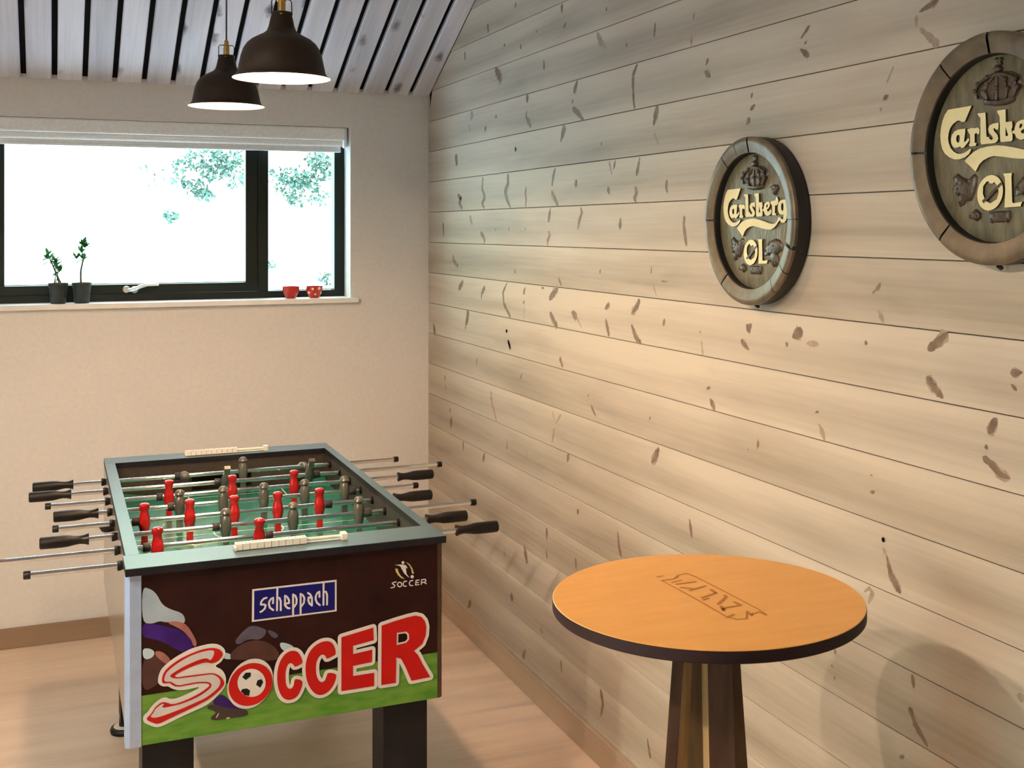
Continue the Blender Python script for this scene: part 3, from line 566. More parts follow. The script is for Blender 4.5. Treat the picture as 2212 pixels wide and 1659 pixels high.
KNOTS = [([(-0.4227,1.7944),(-0.4689,1.7758),(-0.4413,1.759),(-0.4872,1.735)],0.013,1),([(-0.7387,1.8573),(-0.7304,1.8082),(-0.7634,1.7744),(-0.7304,1.7532),(-0.7552,1.7308)],0.0116,1),([(-1.0198,1.8563),(-1.0198,1.82),(-0.9902,1.7897),(-1.0125,1.7578),(-1.0492,1.7287)],0.0133,1),([(-1.2043,1.8035),(-1.1975,1.7787),(-1.2043,1.7536),(-1.1975,1.7287)],0.0095,1),([(-1.4742,1.8556),(-1.456,1.8282),(-1.4438,1.7955)],0.0097,1),([(-1.4376,1.7791),(-1.4682,1.7524),(-1.4983,1.7283)],0.0123,1),([(-1.6485,1.8113),(-1.6429,1.7844)],0.0134,1),([(-1.8952,1.857),(-1.9149,1.8137)],0.0069,0),([(-1.9391,1.8568),(-1.9246,1.8302)],0.0068,1),([(-2.1011,1.8582),(-2.0923,1.8305),(-2.0788,1.8048)],0.0089,1),([(-1.8853,1.7788),(-1.9001,1.755)],0.0109,1),([(-2.0698,1.7748),(-2.0833,1.7561),(-2.0653,1.7424),(-2.0788,1.7279)],0.0099,1),([(-2.2665,1.7875),(-2.2624,1.7645),(-2.2705,1.7489)],0.0081,1),([(-0.3946,1.9652),(-0.4133,1.9173)],0.0226,1),([(-1.0997,1.9498),(-1.0997,1.9371)],0.0114,1),([(-0.2195,1.6788),(-0.2296,1.6183)],0.012,1),([(-0.5767,1.7053),(-0.6116,1.6655)],0.0158,0),([(-0.7054,1.6376),(-0.747,1.6212),(-0.7634,1.5967)],0.0134,1),([(-0.8833,1.654),(-0.8911,1.6433)],0.0078,1),([(-1.0272,1.6591),(-1.0302,1.6409)],0.0073,1),([(-1.1948,1.6563),(-1.1948,1.6438)],0.0055,1),([(-1.4315,1.7224),(-1.4191,1.6916),(-1.4129,1.6726)],0.0111,1),([(-1.4129,1.644),(-1.4253,1.6298),(-1.4066,1.6106),(-1.4091,1.594)],0.0099,1),([(-1.6817,1.7205),(-1.6927,1.7025),(-1.6707,1.6758),(-1.6596,1.6489)],0.0099,1),([(-1.9727,1.6843),(-1.9727,1.6698),(-1.9679,1.649)],0.0104,1),([(-2.365,1.6865),(-2.3611,1.6603),(-2.3688,1.6304),(-2.3764,1.6043)],0.0092,1),([(-0.3661,1.5424),(-0.3604,1.5187),(-0.432,1.4942)],0.0133,1),([(-1.0854,1.5028),(-1.1025,1.4881)],0.01,1),([(-1.4983,1.4899),(-1.528,1.4609)],0.0084,1),([(-1.835,1.5261),(-1.8269,1.5129)],0.0061,1),([(-2.1751,1.5465),(-2.1708,1.5227)],0.0051,1),([(-2.1793,1.4993),(-2.2047,1.4612)],0.0042,0),([(-2.2338,1.5054),(-2.2746,1.5055)],0.003,1),([(-1.3498,1.4467),(-1.3752,1.4469)],0.0045,1),([(-0.4962,1.4357),(-0.432,1.3981)],0.0145,1),([(-0.7634,1.4245),(-0.7221,1.3951),(-0.7221,1.3731)],0.0114,1),([(-1.0125,1.4512),(-0.9676,1.4126),(-0.9752,1.3711),(-1.0492,1.3238)],0.0104,1),([(-1.1975,1.4413),(-1.1769,1.4153)],0.0096,1),([(-1.1769,1.3902),(-1.1838,1.3831)],0.0124,1),([(-1.1865,1.3732),(-1.181,1.3227)],0.0048,0),([(-1.4983,1.4549),(-1.4191,1.4109)],0.0155,1),([(-1.4253,1.366),(-1.4621,1.3378),(-1.4923,1.3212)],0.0148,1),([(-1.6091,1.3802),(-1.6541,1.3628)],0.0148,1),([(-1.6541,1.3628),(-1.6927,1.3319)],0.0056,0),([(-1.9001,1.4242),(-1.8653,1.4051)],0.0098,1),([(-1.8703,1.3755),(-1.8952,1.3241)],0.01,1),([(-2.1011,1.4478),(-2.0833,1.4266),(-2.0471,1.402)],0.0115,1),([(-2.0471,1.3714),(-2.0743,1.3369),(-2.11,1.3218)],0.0109,1),([(-2.242,1.3954),(-2.2543,1.3886)],0.0156,1),([(-0.559,1.3188),(-0.5501,1.284),(-0.5233,1.2536)],0.0177,1),([(-1.005,1.2765),(-1.005,1.2635)],0.0104,1),([(-1.0198,1.2387),(-1.0419,1.2045)],0.0118,1),([(-0.0754,1.2325),(-0.0965,1.1722)],0.0148,0),([(-0.7897,2.4504),(-0.8043,2.4139)],0.016,1),([(-1.53,2.3997),(-1.53,2.3663)],0.0106,1),([(-1.5511,2.3295),(-1.5563,2.3183)],0.0179,1),([(-1.3008,2.3473),(-1.3066,2.3376)],0.0071,1),([(-0.9792,2.3473),(-0.9819,2.3328)],0.0094,1),([(-1.1486,2.3207),(-1.1549,2.3016)],0.0101,1),([(-0.5129,2.3807),(-0.521,2.3435)],0.0081,1),([(-1.0913,2.4738),(-1.1042,2.467)],0.0142,1),([(-1.8764,2.3297),(-1.8764,2.3163)],0.0072,1),([(-0.8828,2.2651),(-0.9246,2.2337),(-0.952,2.2068)],0.0239,1),([(-1.3703,2.2327),(-1.376,2.1973)],0.0103,1),([(-1.808,2.2614),(-1.8356,2.2262),(-1.872,2.2056)],0.0167,0),([(-2.015,2.2004),(-2.015,2.1874)],0.0067,1),([(-2.198,2.2304),(-2.1904,2.1892)],0.0068,1),([(-2.4186,2.2217),(-2.4119,2.2029)],0.0047,1),([(-2.4052,2.1674),(-2.4018,2.138)],0.0101,0),([(-1.2168,2.134),(-1.2168,2.1004)],0.0134,1),([(-1.2107,2.0741),(-1.2046,2.0522),(-1.2532,2.0124)],0.011,1),([(-1.6587,2.1302),(-1.6285,2.0908)],0.012,1),([(-1.6183,2.0735),(-1.6183,2.0572)],0.0071,1),([(-1.6183,2.0449),(-1.6637,2.0245),(-1.708,1.9965)],0.0122,1),([(-2.0847,2.1285),(-2.0563,2.0991),(-2.0563,2.0698),(-2.0604,2.0254),(-2.0686,1.9991)],0.0089,1),([(-0.6163,2.1236),(-0.5849,2.0908)],0.0187,0),([(-0.8898,2.0892),(-0.8898,2.0724)],0.0112,1),([(-0.7604,2.0514),(-0.7751,2.0355)],0.0147,1),([(-0.5691,2.0768),(-0.5849,2.0399)],0.0079,0),([(-1.5563,1.9926),(-1.5193,1.9412)],0.0157,1),([(-2.2131,1.9962),(-2.1866,1.9421)],0.0135,1),([(-2.1904,1.9206),(-2.2168,1.8871)],0.0099,0),([(-1.0978,1.9535),(-1.0978,1.9328)],0.0103,1),([(-1.8402,1.9195),(-1.8402,1.9059)],0.0055,1),([(-2.9394,2.106),(-2.9048,2.0811)],0.0051,1),([(-2.9222,2.0718),(-2.925,2.0664)],0.0075,1),([(-2.9018,2.0579),(-2.9365,2.0364)],0.0076,1),([(-2.4921,2.0918),(-2.4769,2.0745)],0.0068,1),([(-2.473,2.0595),(-2.5035,2.0424)],0.01,1),([(-2.702,1.9811),(-2.6954,1.9674)],0.006,1),([(-2.7153,1.951),(-2.692,1.9388)],0.0059,1),([(-2.692,1.9207),(-2.6751,1.904)],0.0087,1),([(-3.201,1.9223),(-3.2057,1.9127)],0.0104,1),([(-3.1868,1.8994),(-3.1892,1.89)],0.0062,0),([(-3.3604,2.088),(-3.3051,2.0745)],0.0075,1),([(-3.2964,2.0701),(-3.2964,2.0439)],0.0053,0),([(-3.3051,2.0425),(-3.3352,2.0206),(-3.3604,1.9998)],0.0109,0),([(-3.229,1.9794),(-3.2057,1.946)],0.0037,0),([(-3.187,1.5405),(-3.1816,1.5317),(-3.1599,1.5169)],0.006,1),([(-3.1789,1.4852),(-3.1976,1.4591)],0.0081,0),([(-3.142,1.4167),(-3.1351,1.4092)],0.0055,1),([(-3.385,1.4552),(-3.3619,1.4358),(-3.3288,1.4167)],0.0126,1),([(-3.3264,1.3646),(-3.3431,1.3488),(-3.3735,1.3286)],0.012,1),([(-3.5456,1.3955),(-3.5752,1.4002)],0.008,1),([(-3.5476,1.3765),(-3.5615,1.3664)],0.005,1),([(-3.5131,1.311),(-3.4924,1.2792)],0.0113,1),([(-3.4818,1.2532),(-3.4903,1.2561)],0.0053,1),([(-3.4776,1.2357),(-3.5049,1.2239),(-3.5213,1.212),(-3.5456,1.2092)],0.0095,1),([(-3.1572,1.143),(-3.1572,1.1395)],0.0049,1),([(-3.1599,1.1106),(-3.1626,1.1026)],0.0096,1),([(-3.1976,1.0228),(-3.195,1.0119)],0.0073,1),([(-3.195,1.0017),(-3.2029,0.9868)],0.008,0),([(-2.6994,1.4203),(-2.6767,1.4023)],0.0131,1),([(-2.6498,1.3776),(-2.6691,1.367),(-2.6881,1.3564)],0.0087,1),([(-2.9127,1.4209),(-2.8897,1.4114),(-2.8731,1.4024)],0.0147,1),([(-2.8426,1.3883),(-2.8529,1.3815)],0.0068,1),([(-2.9257,1.3937),(-2.9734,1.396)],0.0081,0),([(-2.4912,1.244),(-2.4934,1.2356)],0.0128,1),([(-2.4997,1.2138),(-2.5124,1.2004),(-2.525,1.1871)],0.0095,1),([(-2.9656,1.2479),(-2.9671,1.2425)],0.0086,1),([(-2.9734,1.2203),(-2.9858,1.2037),(-2.9951,1.1868)],0.0086,0),([(-2.7199,1.1349),(-2.731,1.1327)],0.0157,1),([(-2.6824,1.1154),(-2.6843,1.1117)],0.0047,1),([(-2.1631,1.1175),(-2.1682,1.1111)],0.0077,1),([(-2.2189,1.0391),(-2.1937,1.0066),(-2.1734,0.989)],0.0137,1),([(-2.448,1.3833),(-2.4502,1.3791)],0.0066,1),([(-2.4545,1.3631),(-2.4633,1.3224)],0.0065,0),([(-0.0881,1.2216),(-0.1069,1.1859)],0.0126,0),([(-0.5251,1.2507),(-0.5251,1.2404)],0.0086,1),([(-1.005,1.2759),(-1.005,1.2634)],0.0116,1),([(-1.0184,1.238),(-1.0492,1.2066)],0.0115,1),([(-1.5114,1.2215),(-1.5398,1.191)],0.0107,1),([(-1.1519,1.1207),(-1.1603,1.1126)],0.0188,1),([(-1.7412,1.1265),(-1.7444,1.1216)],0.0083,1),([(-1.7603,1.0986),(-1.798,1.0672)],0.007,1),([(-0.2415,1.0196),(-0.2475,0.995)],0.0084,1),([(-0.2535,0.9812),(-0.2594,0.9567)],0.0149,0),([(-0.8344,1.025),(-0.8392,0.9836),(-0.8723,0.9463),(-0.9004,0.9152)],0.0134,0),([(-1.4462,1.0334),(-1.4682,1.0026)],0.0051,0),([(-1.5221,1.0329),(-1.4754,0.9952)],0.0064,0),([(-1.4682,0.98),(-1.4425,0.9249)],0.0109,0),([(-0.3181,0.8891),(-0.3181,0.8677)],0.0081,1),([(-0.3413,0.8532),(-0.3297,0.8052)],0.0196,1),([(-0.4926,0.775),(-0.4981,0.7344)],0.0076,1),([(-0.7617,0.7731),(-0.737,0.7326)],0.0118,1),([(-1.0095,0.8628),(-1.0095,0.8285)],0.0062,1),([(-1.2179,0.864),(-1.2179,0.8281)],0.0057,0),([(-1.5886,0.9133),(-1.5747,0.8834)],0.012,1),([(-0.6666,1.1344),(-0.6666,1.1043)],0.0071,1),([(-1.185,0.5154),(-1.2156,0.456)],0.0138,1),([(-1.3979,0.6262),(-1.3979,0.5834)],0.0098,1),([(-1.3909,0.5496),(-1.4049,0.521)],0.007,1),([(-0.9759,0.4468),(-0.9843,0.4254)],0.0084,1),([(-1.0422,0.2899),(-1.0747,0.2934)],0.0163,1),([(-0.556,0.1073),(-0.5954,0.1441)],0.0139,1),([(-1.3483,0.2686),(-1.3483,0.247)],0.0215,0),([(-1.2003,0.1449),(-1.1696,0.1067)],0.0122,1),([(-1.6429,0.5867),(-1.6491,0.5479)],0.01,1),([(-1.9554,0.7455),(-1.9661,0.6967),(-1.982,0.6727)],0.0086,1),([(-2.3926,0.8806),(-2.4052,0.8297)],0.0076,1),([(-1.8339,0.2301),(-1.8509,0.1881),(-1.8339,0.1433)],0.0102,1),([(-2.1487,0.1998),(-2.168,0.1499)],0.0077,1),([(-1.5206,0.2125),(-1.5272,0.1732)],0.0066,1),([(-1.6677,0.7487),(-1.6553,0.7309)],0.0086,1),([(-3.1929,1.0213),(-3.1974,1.0137)],0.009,1),([(-3.2064,0.9885),(-3.2197,0.9517),(-3.2504,0.9231)],0.0098,1),([(-3.1328,0.8929),(-3.1516,0.907),(-3.1609,0.8979),(-3.1469,0.8733)],0.0061,0),([(-3.2845,0.7733),(-3.2887,0.7468)],0.0072,1),([(-3.2761,0.7058),(-3.2929,0.6786),(-3.33,0.6488)],0.0106,1),([(-3.2504,0.6014),(-3.2547,0.5946)],0.013,1),([(-3.5689,0.8388),(-3.5722,0.8226)],0.01,0),([(-3.0323,0.7418),(-3.0348,0.7304)],0.0061,1),([(-3.0195,0.7037),(-3.0246,0.6977)],0.0046,1),([(-3.0308,0.6829),(-3.0323,0.6727)],0.0051,1)]
ENGRAVE = [[(0.0376,0.1066),(0.0404,0.0169),(0.0418,-0.0964),(0.0382,-0.1247)],[(-0.0293,0.1089),(-0.0256,0.0012),(-0.0257,-0.1071)],[(-0.0261,0.1314),(-0.0146,0.1338)],[(-0.0293,0.1089),(-0.004,0.11),(0.0139,0.1265),(0.004,0.1137)],[(0.0139,0.1265),(0.0326,0.1307),(0.0376,0.1066)],[(-0.0257,-0.1071),(-0.0222,-0.1125),(-0.0173,-0.1243),(-0.0015,-0.1272)],[(-0.0015,-0.1272),(0.0189,-0.0966),(0.0136,-0.1181),(0.0216,-0.1077)],[(0.0186,-0.1124),(0.0357,-0.1058),(0.0371,-0.1242)],[(-0.018,0.0923),(0.0036,0.0972)],[(-0.0149,0.0793),(0.0218,0.0799)],[(-0.0171,0.0596),(0.0008,0.0429),(0.0254,0.0505)],[(-0.0114,0.0391),(0.0142,0.0462)],[(-0.0121,-0.0045),(0.0227,0.0089)],[(0.0241,0.0284),(0.0226,0.0112)],[(-0.0158,-0.0158),(-0.0051,-0.0118)],[(-0.0053,-0.0455),(0.0272,-0.017)],[(0.0272,-0.017),(0.0291,-0.0092)],[(-0.015,-0.0781),(-0.0062,-0.0657),(0.026,-0.0651)],[(0.0252,-0.046),(0.026,-0.0651)],[(-0.0255,-0.1092),(-0.0104,-0.102)],[(-0.0067,-0.0573),(-0.0131,-0.0749)]]

# ================================================================ the room
SL = 0.5029           # slope of the ceiling
ZW = 2.24             # height of the low walls
YR = -4.1             # ridge
YB = -8.2             # far end behind the camera
XL = -4.6             # left wall


def roof_z(y):
    return ZW - SL * y if y > YR else ZW - SL * (2 * YR - y)


structure(MB().box(XL - 0.3, 0.3, YB - 0.3, 0.3, -0.1, 0.0).build('floor', 'floor', smooth=0))

# back wall with its window opening
WX0, WX1, WZ0, WZ1 = -1.82, -0.3555, 1.345, 2.0974
mb = MB()
mb.box(XL, WX0, 0, 0.3, 0, ZW + 0.3)
mb.box(WX1, 0.2, 0, 0.3, 0, ZW + 0.3)
mb.box(WX0, WX1, 0, 0.3, 0, WZ0)
mb.box(WX0, WX1, 0, 0.3, WZ1, ZW + 0.3)
structure(mb.build('wall_back', 'plaster', smooth=0))

# right wall: horizontal cladding boards on a dark backing, clipped by the roof slopes; knots lie in the boards
mb = MB()
wallfn = lambda a, b, d: (d, a, b)
gable = [(0.0, 0.0), (YB, 0.0), (YB, ZW + 0.05), (YR, roof_z(YR) + 0.05), (0.0, ZW + 0.05)]
mb.prism(gable, wallfn, 0.15, 0.007, 1)
PIT, Z0 = 0.1356, 0.9128


def yr(z):
    t = max(0.0, (z - ZW) / SL)
    return -t, YB + t


k = -7
while Z0 + k * PIT < roof_z(YR):
    za, zb = max(0.0, Z0 + k * PIT + 0.0006), min(Z0 + (k + 1) * PIT - 0.0006, roof_z(YR) - 0.01)
    k += 1
    if zb <= za:
        continue
    (a0, a1), (b0, b1) = yr(za), yr(zb)
    if a0 - a1 < 0.05:
        continue
    ch = 0.0012
    lp = [(a0, za), (a1, za), (b1, zb), (b0, zb)]
    mb.face([(0.0, a0, za + ch), (0.0, a1, za + ch), (0.0, b1, zb - ch), (0.0, b0, zb - ch)], 0)
    mb.face([(0.0, a0, za + ch), (0.0, a1, za + ch), (0.0025, a1, za), (0.0025, a0, za)], 0)
    mb.face([(0.0, b0, zb - ch), (0.0, b1, zb - ch), (0.0025, b1, zb), (0.0025, b0, zb)], 0)
    mb.face([(0.0025, a0, za), (0.0025, a1, za), (0.007, a1, za), (0.007, a0, za)], 1)
    mb.face([(0.0025, b0, zb), (0.0025, b1, zb), (0.007, b1, zb), (0.007, b0, zb)], 1)
rk = random.Random(5)


def spike(mb, pts, w, m, d0=-0.0003):
    """A knot cut lengthwise: a tapering streak with a rounded, slightly ragged outline."""
    P = [Vector((p[0], p[1])) for p in pts]
    q = []
    for a, b in zip(P, P[1:]):
        n = max(3, int((b - a).length / 0.005))
        q += [a.lerp(b, i / n) for i in range(n)]
    q.append(P[-1])
    if len(q) < 3:
        return
    lt, rt = [], []
    n = len(q)
    flip = rk.random() < 0.5
    for i, p in enumerate(q):
        d = (q[min(i + 1, n - 1)] - q[max(i - 1, 0)]).normalized()
        nn = Vector((-d.y, d.x))
        t = i / (n - 1)
        if flip:
            t = 1 - t
        ww = w * (0.22 + 0.9 * math.sin(PI * (0.12 + 0.8 * t)) ** 0.8) * (0.45 + 0.6 * t) * rk.uniform(0.72, 1.28) * 0.95
        if i in (0, n - 1):
            ww *= 0.45
        lt.append(p + nn * ww)
        rt.append(p - nn * ww)
    for i in range(n - 1):
        mb.face([wallfn(lt[i].x, lt[i].y, d0), wallfn(rt[i].x, rt[i].y, d0), wallfn(rt[i + 1].x, rt[i + 1].y, d0), wallfn(lt[i + 1].x, lt[i + 1].y, d0)], m)


for pts, w, tone in KNOTS:
    w *= 1.25
    spike(mb, pts, w * (1.0 if tone else 0.8), 3, -0.0002)
    if tone:      # the dark heart of the knot
        o = rk.uniform(-0.12, 0.12) * w
        spike(mb, [(p[0] + o, p[1]) for p in pts], w * 0.72, 2, -0.0004)
for _ in range(60):      # more knots on the stretch of wall behind the camera
    y, z = rk.uniform(YB + 0.3, -4.5), rk.uniform(0.1, 2.4)
    spike(mb, [(y, z), (y + rk.uniform(-0.03, 0.03), z - rk.uniform(0.02, 0.07))], rk.uniform(0.005, 0.016), 2)
structure(mb.build('wall_right', ['pine', 'gap', 'knot', 'knot_pale_dimple'], smooth=0, recalc=False))

# walls outside the picture: left (with a glass door) and front
DY0, DY1, DZ1 = -3.8, -2.8, 2.1
mb = MB()
lf = lambda a, b, d: (d, a, b)
mb.prism([(0.0, 0.0), (DY1, 0.0), (DY1, DZ1), (DY0, DZ1), (DY0, 0.0), (YB, 0.0), (YB, ZW), (YR, roof_z(YR)), (0.0, ZW)], lf, XL - 0.15, XL, 0)
structure(mb.build('wall_left', 'plain', smooth=0))
structure(MB().box(XL, 0.1, YB - 0.15, YB, 0, ZW + 0.1).build('wall_front', 'plain', smooth=0))
dr = structure(thing('door_1', (XL, (DY0 + DY1) / 2, 0), 'glazed garden door in the left wall', 'door'))
del dr['category']
mb = MB()
for a, b in ((DY0, DY0 + 0.08), (DY1 - 0.08, DY1), ((DY0 + DY1) / 2 - 0.05, (DY0 + DY1) / 2 + 0.05)):
    mb.box(XL - 0.11, XL - 0.04, a, b, 0, DZ1)
mb.box(XL - 0.11, XL - 0.04, DY0 + 0.08, DY1 - 0.08, 0, 0.1)
mb.box(XL - 0.11, XL - 0.04, DY0 + 0.08, DY1 - 0.08, DZ1 - 0.08, DZ1)
mb.build('door_frame', 'frame', dr, smooth=0)
MB().box(XL - 0.08, XL - 0.07, DY0 + 0.08, DY1 - 0.08, 0.1, DZ1 - 0.08).build('pane', 'glass', dr, smooth=0)

# ceiling: boards with open joints under black felt, both roof slopes
mb = MB()
nrm = Vector((0, SL, 1)).normalized()
for sgn in (1, -1):
    def rp(x, s, h):
        """s: distance down from the ridge along y, h: height above the board face."""
        y = YR + sgn * s
        return (x, y + sgn * 0.45 * h, roof_z(YR) - SL * s + 0.89 * h)
    S = -YR
    mb.hexa([rp(XL - 0.1, 0, 0.024), rp(0.15, 0, 0.024), rp(0.15, S + 0.02, 0.024), rp(XL - 0.1, S + 0.02, 0.024)],
            [rp(XL - 0.1, 0, 0.12), rp(0.15, 0, 0.12), rp(0.15, S + 0.2, 0.12), rp(XL - 0.1, S + 0.2, 0.12)], (1, 1, 1, 1, 1, 1))
    for k in range(0, 41):
        x1 = -0.0775 - 0.1125 * (k - 1) - 0.021 if k else 0.0
        x0 = -0.0775 - 0.1125 * k
        if x0 < XL:
            break
        c = 0.004
        e0 = S - 0.010
        prof = [(x0, 0.022), (x0, c), (x0 + c, 0.0), (x1 - c, 0.0), (x1, c), (x1, 0.022)]
        for (xa, ha), (xb, hb) in zip(prof, prof[1:]):
            mb.face([rp(xa, 0, ha), rp(xb, 0, hb), rp(xb, e0 - 0.006, hb), rp(xa, e0 - 0.006, ha)], 0)
            mb.face([rp(xa, e0 - 0.006, ha), rp(xb, e0 - 0.006, hb), rp(xb, e0, max(hb, 0.005)), rp(xa, e0, max(ha, 0.005))], 0)
        mb.face([rp(x0, e0, 0.005), rp(x1, e0, 0.005), rp(x1, e0, 0.023), rp(x0, e0, 0.023)], 0)
structure(mb.build('ceiling', ['ceil_board', 'gap'], smooth=0, recalc=False))

# skirting boards
structure(MB().box(XL, -0.016, -0.015, 0.0, 0.0, 0.079).build('baseboard_back', 'skirting_x', smooth=0, bevel=0.003))
structure(MB().box(-0.016, 0.0, YB, 0.0, 0.0, 0.092).build('baseboard_right', 'skirting', smooth=0, bevel=0.003))

# ---------------------------------------------------------------- window 1
win = thing('window_1', (-1.0878, 0.12, 1.345), 'wide window in the white back wall', 'window')
del win['category']
structure(win)
mb = MB()      # fixed frame: outer members and mullion
FY0, FY1 = 0.12, 0.19
mb.box(WX0, WX1, FY0, FY1, WZ0, 1.379)
mb.box(WX0, WX1, FY0, FY1, 2.05, WZ1)
mb.box(WX0, -1.765, FY0, FY1, 1.379, 2.05)
mb.box(-0.4000, WX1, FY0, FY1, 1.379, 2.05)
mb.box(-0.737, -0.690, FY0, FY1, 1.379, 2.05)
mb.build('window_frame', 'frame', win, smooth=0, bevel=0.003)
mb = MB()      # opening sash on the left
SY0, SY1 = 0.112, 0.17
mb.box(-1.768, -0.7395, SY0, SY1, 1.381, 1.4195)
mb.box(-1.768, -0.7395, SY0, SY1, 2.01, 2.048)
mb.box(-1.768, -1.7355, SY0, SY1, 1.4195, 2.01)
mb.box(-0.7885, -0.7395, SY0, SY1, 1.4195, 2.01)
mb.build('window_sash', 'frame', win, smooth=0, bevel=0.003)
MB().box(-1.7355, -0.7885, 0.148, 0.154, 1.4195, 2.01).build('pane', 'glass', win, smooth=0)
MB().box(-0.690, -0.4000, 0.156, 0.162, 1.379, 2.05).build('pane', 'glass', win, smooth=0)
mb = MB()      # lever handle on the bottom rail
mb.lathe([(0.0, -0.010), (0.0135, -0.010), (0.015, -0.007), (0.015, 0.0)], (-1.275, 0.112, 1.399), 'y', 20)
mb.lathe([(0.0, -0.010), (0.0135, -0.010), (0.015, -0.007), (0.015, 0.0)], (-1.243, 0.112, 1.397), 'y', 20)
mb.tube([(-1.259, 0.102, 1.398), (-1.262, 0.078, 1.397), (-1.246, 0.066, 1.400), (-1.222, 0.064, 1.412), (-1.196, 0.064, 1.419), (-1.150, 0.064, 1.420)], [0.008, 0.0085, 0.0085, 0.008, 0.007, 0.0065], 12)
h = mb.build('window_handle', 'alu', win)
h['label'] = 'silver window handle'
structure(MB().box(WX0 - 0.02, -0.3255, -0.030, 0.125, 1.3295, 1.3505).build('window_sill', 'white_paint', win, smooth=0, bevel=0.002))

# ---------------------------------------------------------------- outside the window
structure(MB().box(-14, 12, 0.32, 40, -0.35, -0.3).build('ground_outside', 'lawn', smooth=0))
structure(MB().box(-14, XL - 0.35, -12, 0.32, -0.35, -0.3).build('ground_outside', 'lawn', smooth=0))


def garden_tree(base, top, crowns, seed, label, n):
    rr = random.Random(seed)
    t = thing('garden_tree', base, label, 'tree', 'trees outside the window')
    mb = MB()
    b, tp = Vector(base), Vector(top)
    mb.tube([b, b.lerp(tp, 0.5) + Vector((0.05, 0, 0)), tp], [0.06, 0.045, 0.03], 9)
    for c, r, share in crowns:
        s = b.lerp(tp, 0.93)
        m_ = s.lerp(Vector(c), 0.55) + Vector((0, 0, 0.10))
        mb.tube([s, m_, Vector(c)], [0.004, 0.0022, 0.0015], 5)
        for _ in range(5):
            d = Vector((rr.uniform(-1, 1), rr.uniform(-.6, .6), rr.uniform(-.8, .8))) * r
            mb.tube([Vector(c), Vector(c) + d * 0.6 + Vector((0, 0, 0.01)), Vector(c) + d * 1.2], [0.0025, 0.002, 0.001], 5)
    mb.build('trunk', 'bark', t)
    mb = MB()
    for c, r, share in crowns:
        for _ in range(int(n * share)):
            while True:
                d = Vector((rr.uniform(-1, 1), rr.uniform(-1, 1), rr.uniform(-1, 1)))
                if d.length < 1:
                    break
            p = Vector(c) + Vector((d.x * r * 1.5, d.y * r * 1.5, d.z * r * 1.15))
            a = Vector((rr.gauss(0, 1), rr.gauss(0, 1), rr.gauss(0, 1))).normalized()
            s = a.cross(Vector((rr.gauss(0, 1), rr.gauss(0, 1), rr.gauss(0, 1)))).normalized()
            l, w = rr.uniform(0.022, 0.060), rr.uniform(0.006, 0.018)
            mb.face([p - a * l * 0.5, p + s * w - a * 0.1 * l, p + a * l * 0.5, p - s * w - a * 0.1 * l], 0)
    mb.build('foliage', 'leaf_out', t, smooth=0, recalc=False)
    return t


garden_tree((-0.115, 4.3, -0.3), (-0.13, 4.3, 2.5), [((-0.52, 4.1, 2.20), 0.10, 0.16), ((-0.35, 4.1, 2.17), 0.09, 0.22), ((-0.45, 4.1, 2.09), 0.08, 0.14), ((-0.66, 4.1, 2.13), 0.06, 0.06), ((-0.68, 4.1, 2.01), 0.05, 0.05), ((-0.57, 4.1, 1.96), 0.06, 0.10), ((-0.51, 4.1, 1.91), 0.05, 0.07), ((-0.30, 4.1, 2.05), 0.08, 0.10), ((-0.76, 4.1, 1.74), 0.045, 0.06), ((-0.85, 4.2, 2.05), 0.10, 0.03)], 3, 'green tree outside seen through the upper corner of the large pane', 900)
garden_tree((0.80, 4.3, -0.3), (0.78, 4.3, 2.7), [((0.36, 4.1, 2.20), 0.08, 0.16), ((0.38, 4.1, 2.10), 0.07, 0.14), ((0.17, 4.1, 2.05), 0.08, 0.20), ((0.26, 4.1, 2.00), 0.07, 0.16), ((0.09, 4.1, 1.95), 0.06, 0.08), ((0.03, 4.1, 2.06), 0.06, 0.07), ((0.17, 4.1, 1.88), 0.06, 0.07), ((0.35, 4.1, 1.89), 0.06, 0.06), ((0.40, 4.1, 1.27), 0.05, 0.06), ((-0.02, 4.1, 1.38), 0.03, 0.02)], 8, 'blue green tree outside seen through the narrow pane', 950)

# ================================================================ roller blind
bl = thing('roller_blind', (-1.0878, 0.05, 2.0974), 'pale grey roller blind rolled up under the window head', 'blind')
BX0, BX1 = WX0 + 0.004, WX1 - 0.0145
mb = MB()
mb.box(BX0, BX1, 0.022, 0.085, 2.040, 2.0968)
mb.build('cassette', 'blind', bl, smooth=0, bevel=0.008)
MB().tube([(BX0 + 0.004, 0.055, 2.030), (BX1 - 0.010, 0.055, 2.030)], 0.0165, 20).build('fabric_roll', 'blind', bl)
MB().box(BX0 + 0.006, BX1 - 0.014, 0.068, 0.0695, 1.996, 2.030).build('fabric', 'blind', bl, smooth=0)
MB().box(BX0 + 0.006, BX1 - 0.014, 0.062, 0.076, 1.990, 2.001).build('bottom_bar', 'blind', bl, smooth=0, bevel=0.002)
for x in (BX0 + 0.001, BX1 + 0.001):
    MB().box(x - 0.003, x + 0.004, 0.028, 0.082, 2.010, 2.0968).build('end_bracket', 'white_paint', bl, smooth=0, bevel=0.002)

# ================================================================ things on the sill
def pot(x, y, label):
    t = thing('potted_plant', (x, y, 1.3505), label, 'plant', 'potted plants on the window sill')
    z = 1.3505
    MB().lathe([(0.0, 0.0), (0.0265, 0.0), (0.0285, 0.003), (0.0345, 0.068), (0.0375, 0.070), (0.0385, 0.080), (0.0385, 0.083), (0.0345, 0.083), (0.033, 0.072), (0.0, 0.072)], (x, y, z), 'z', 36).build('pot', 'pot', t)
    MB().lathe([(0.0, 0.0745), (0.033, 0.0735)], (x, y, z), 'z', 24).build('soil', 'soil', t)
    return t


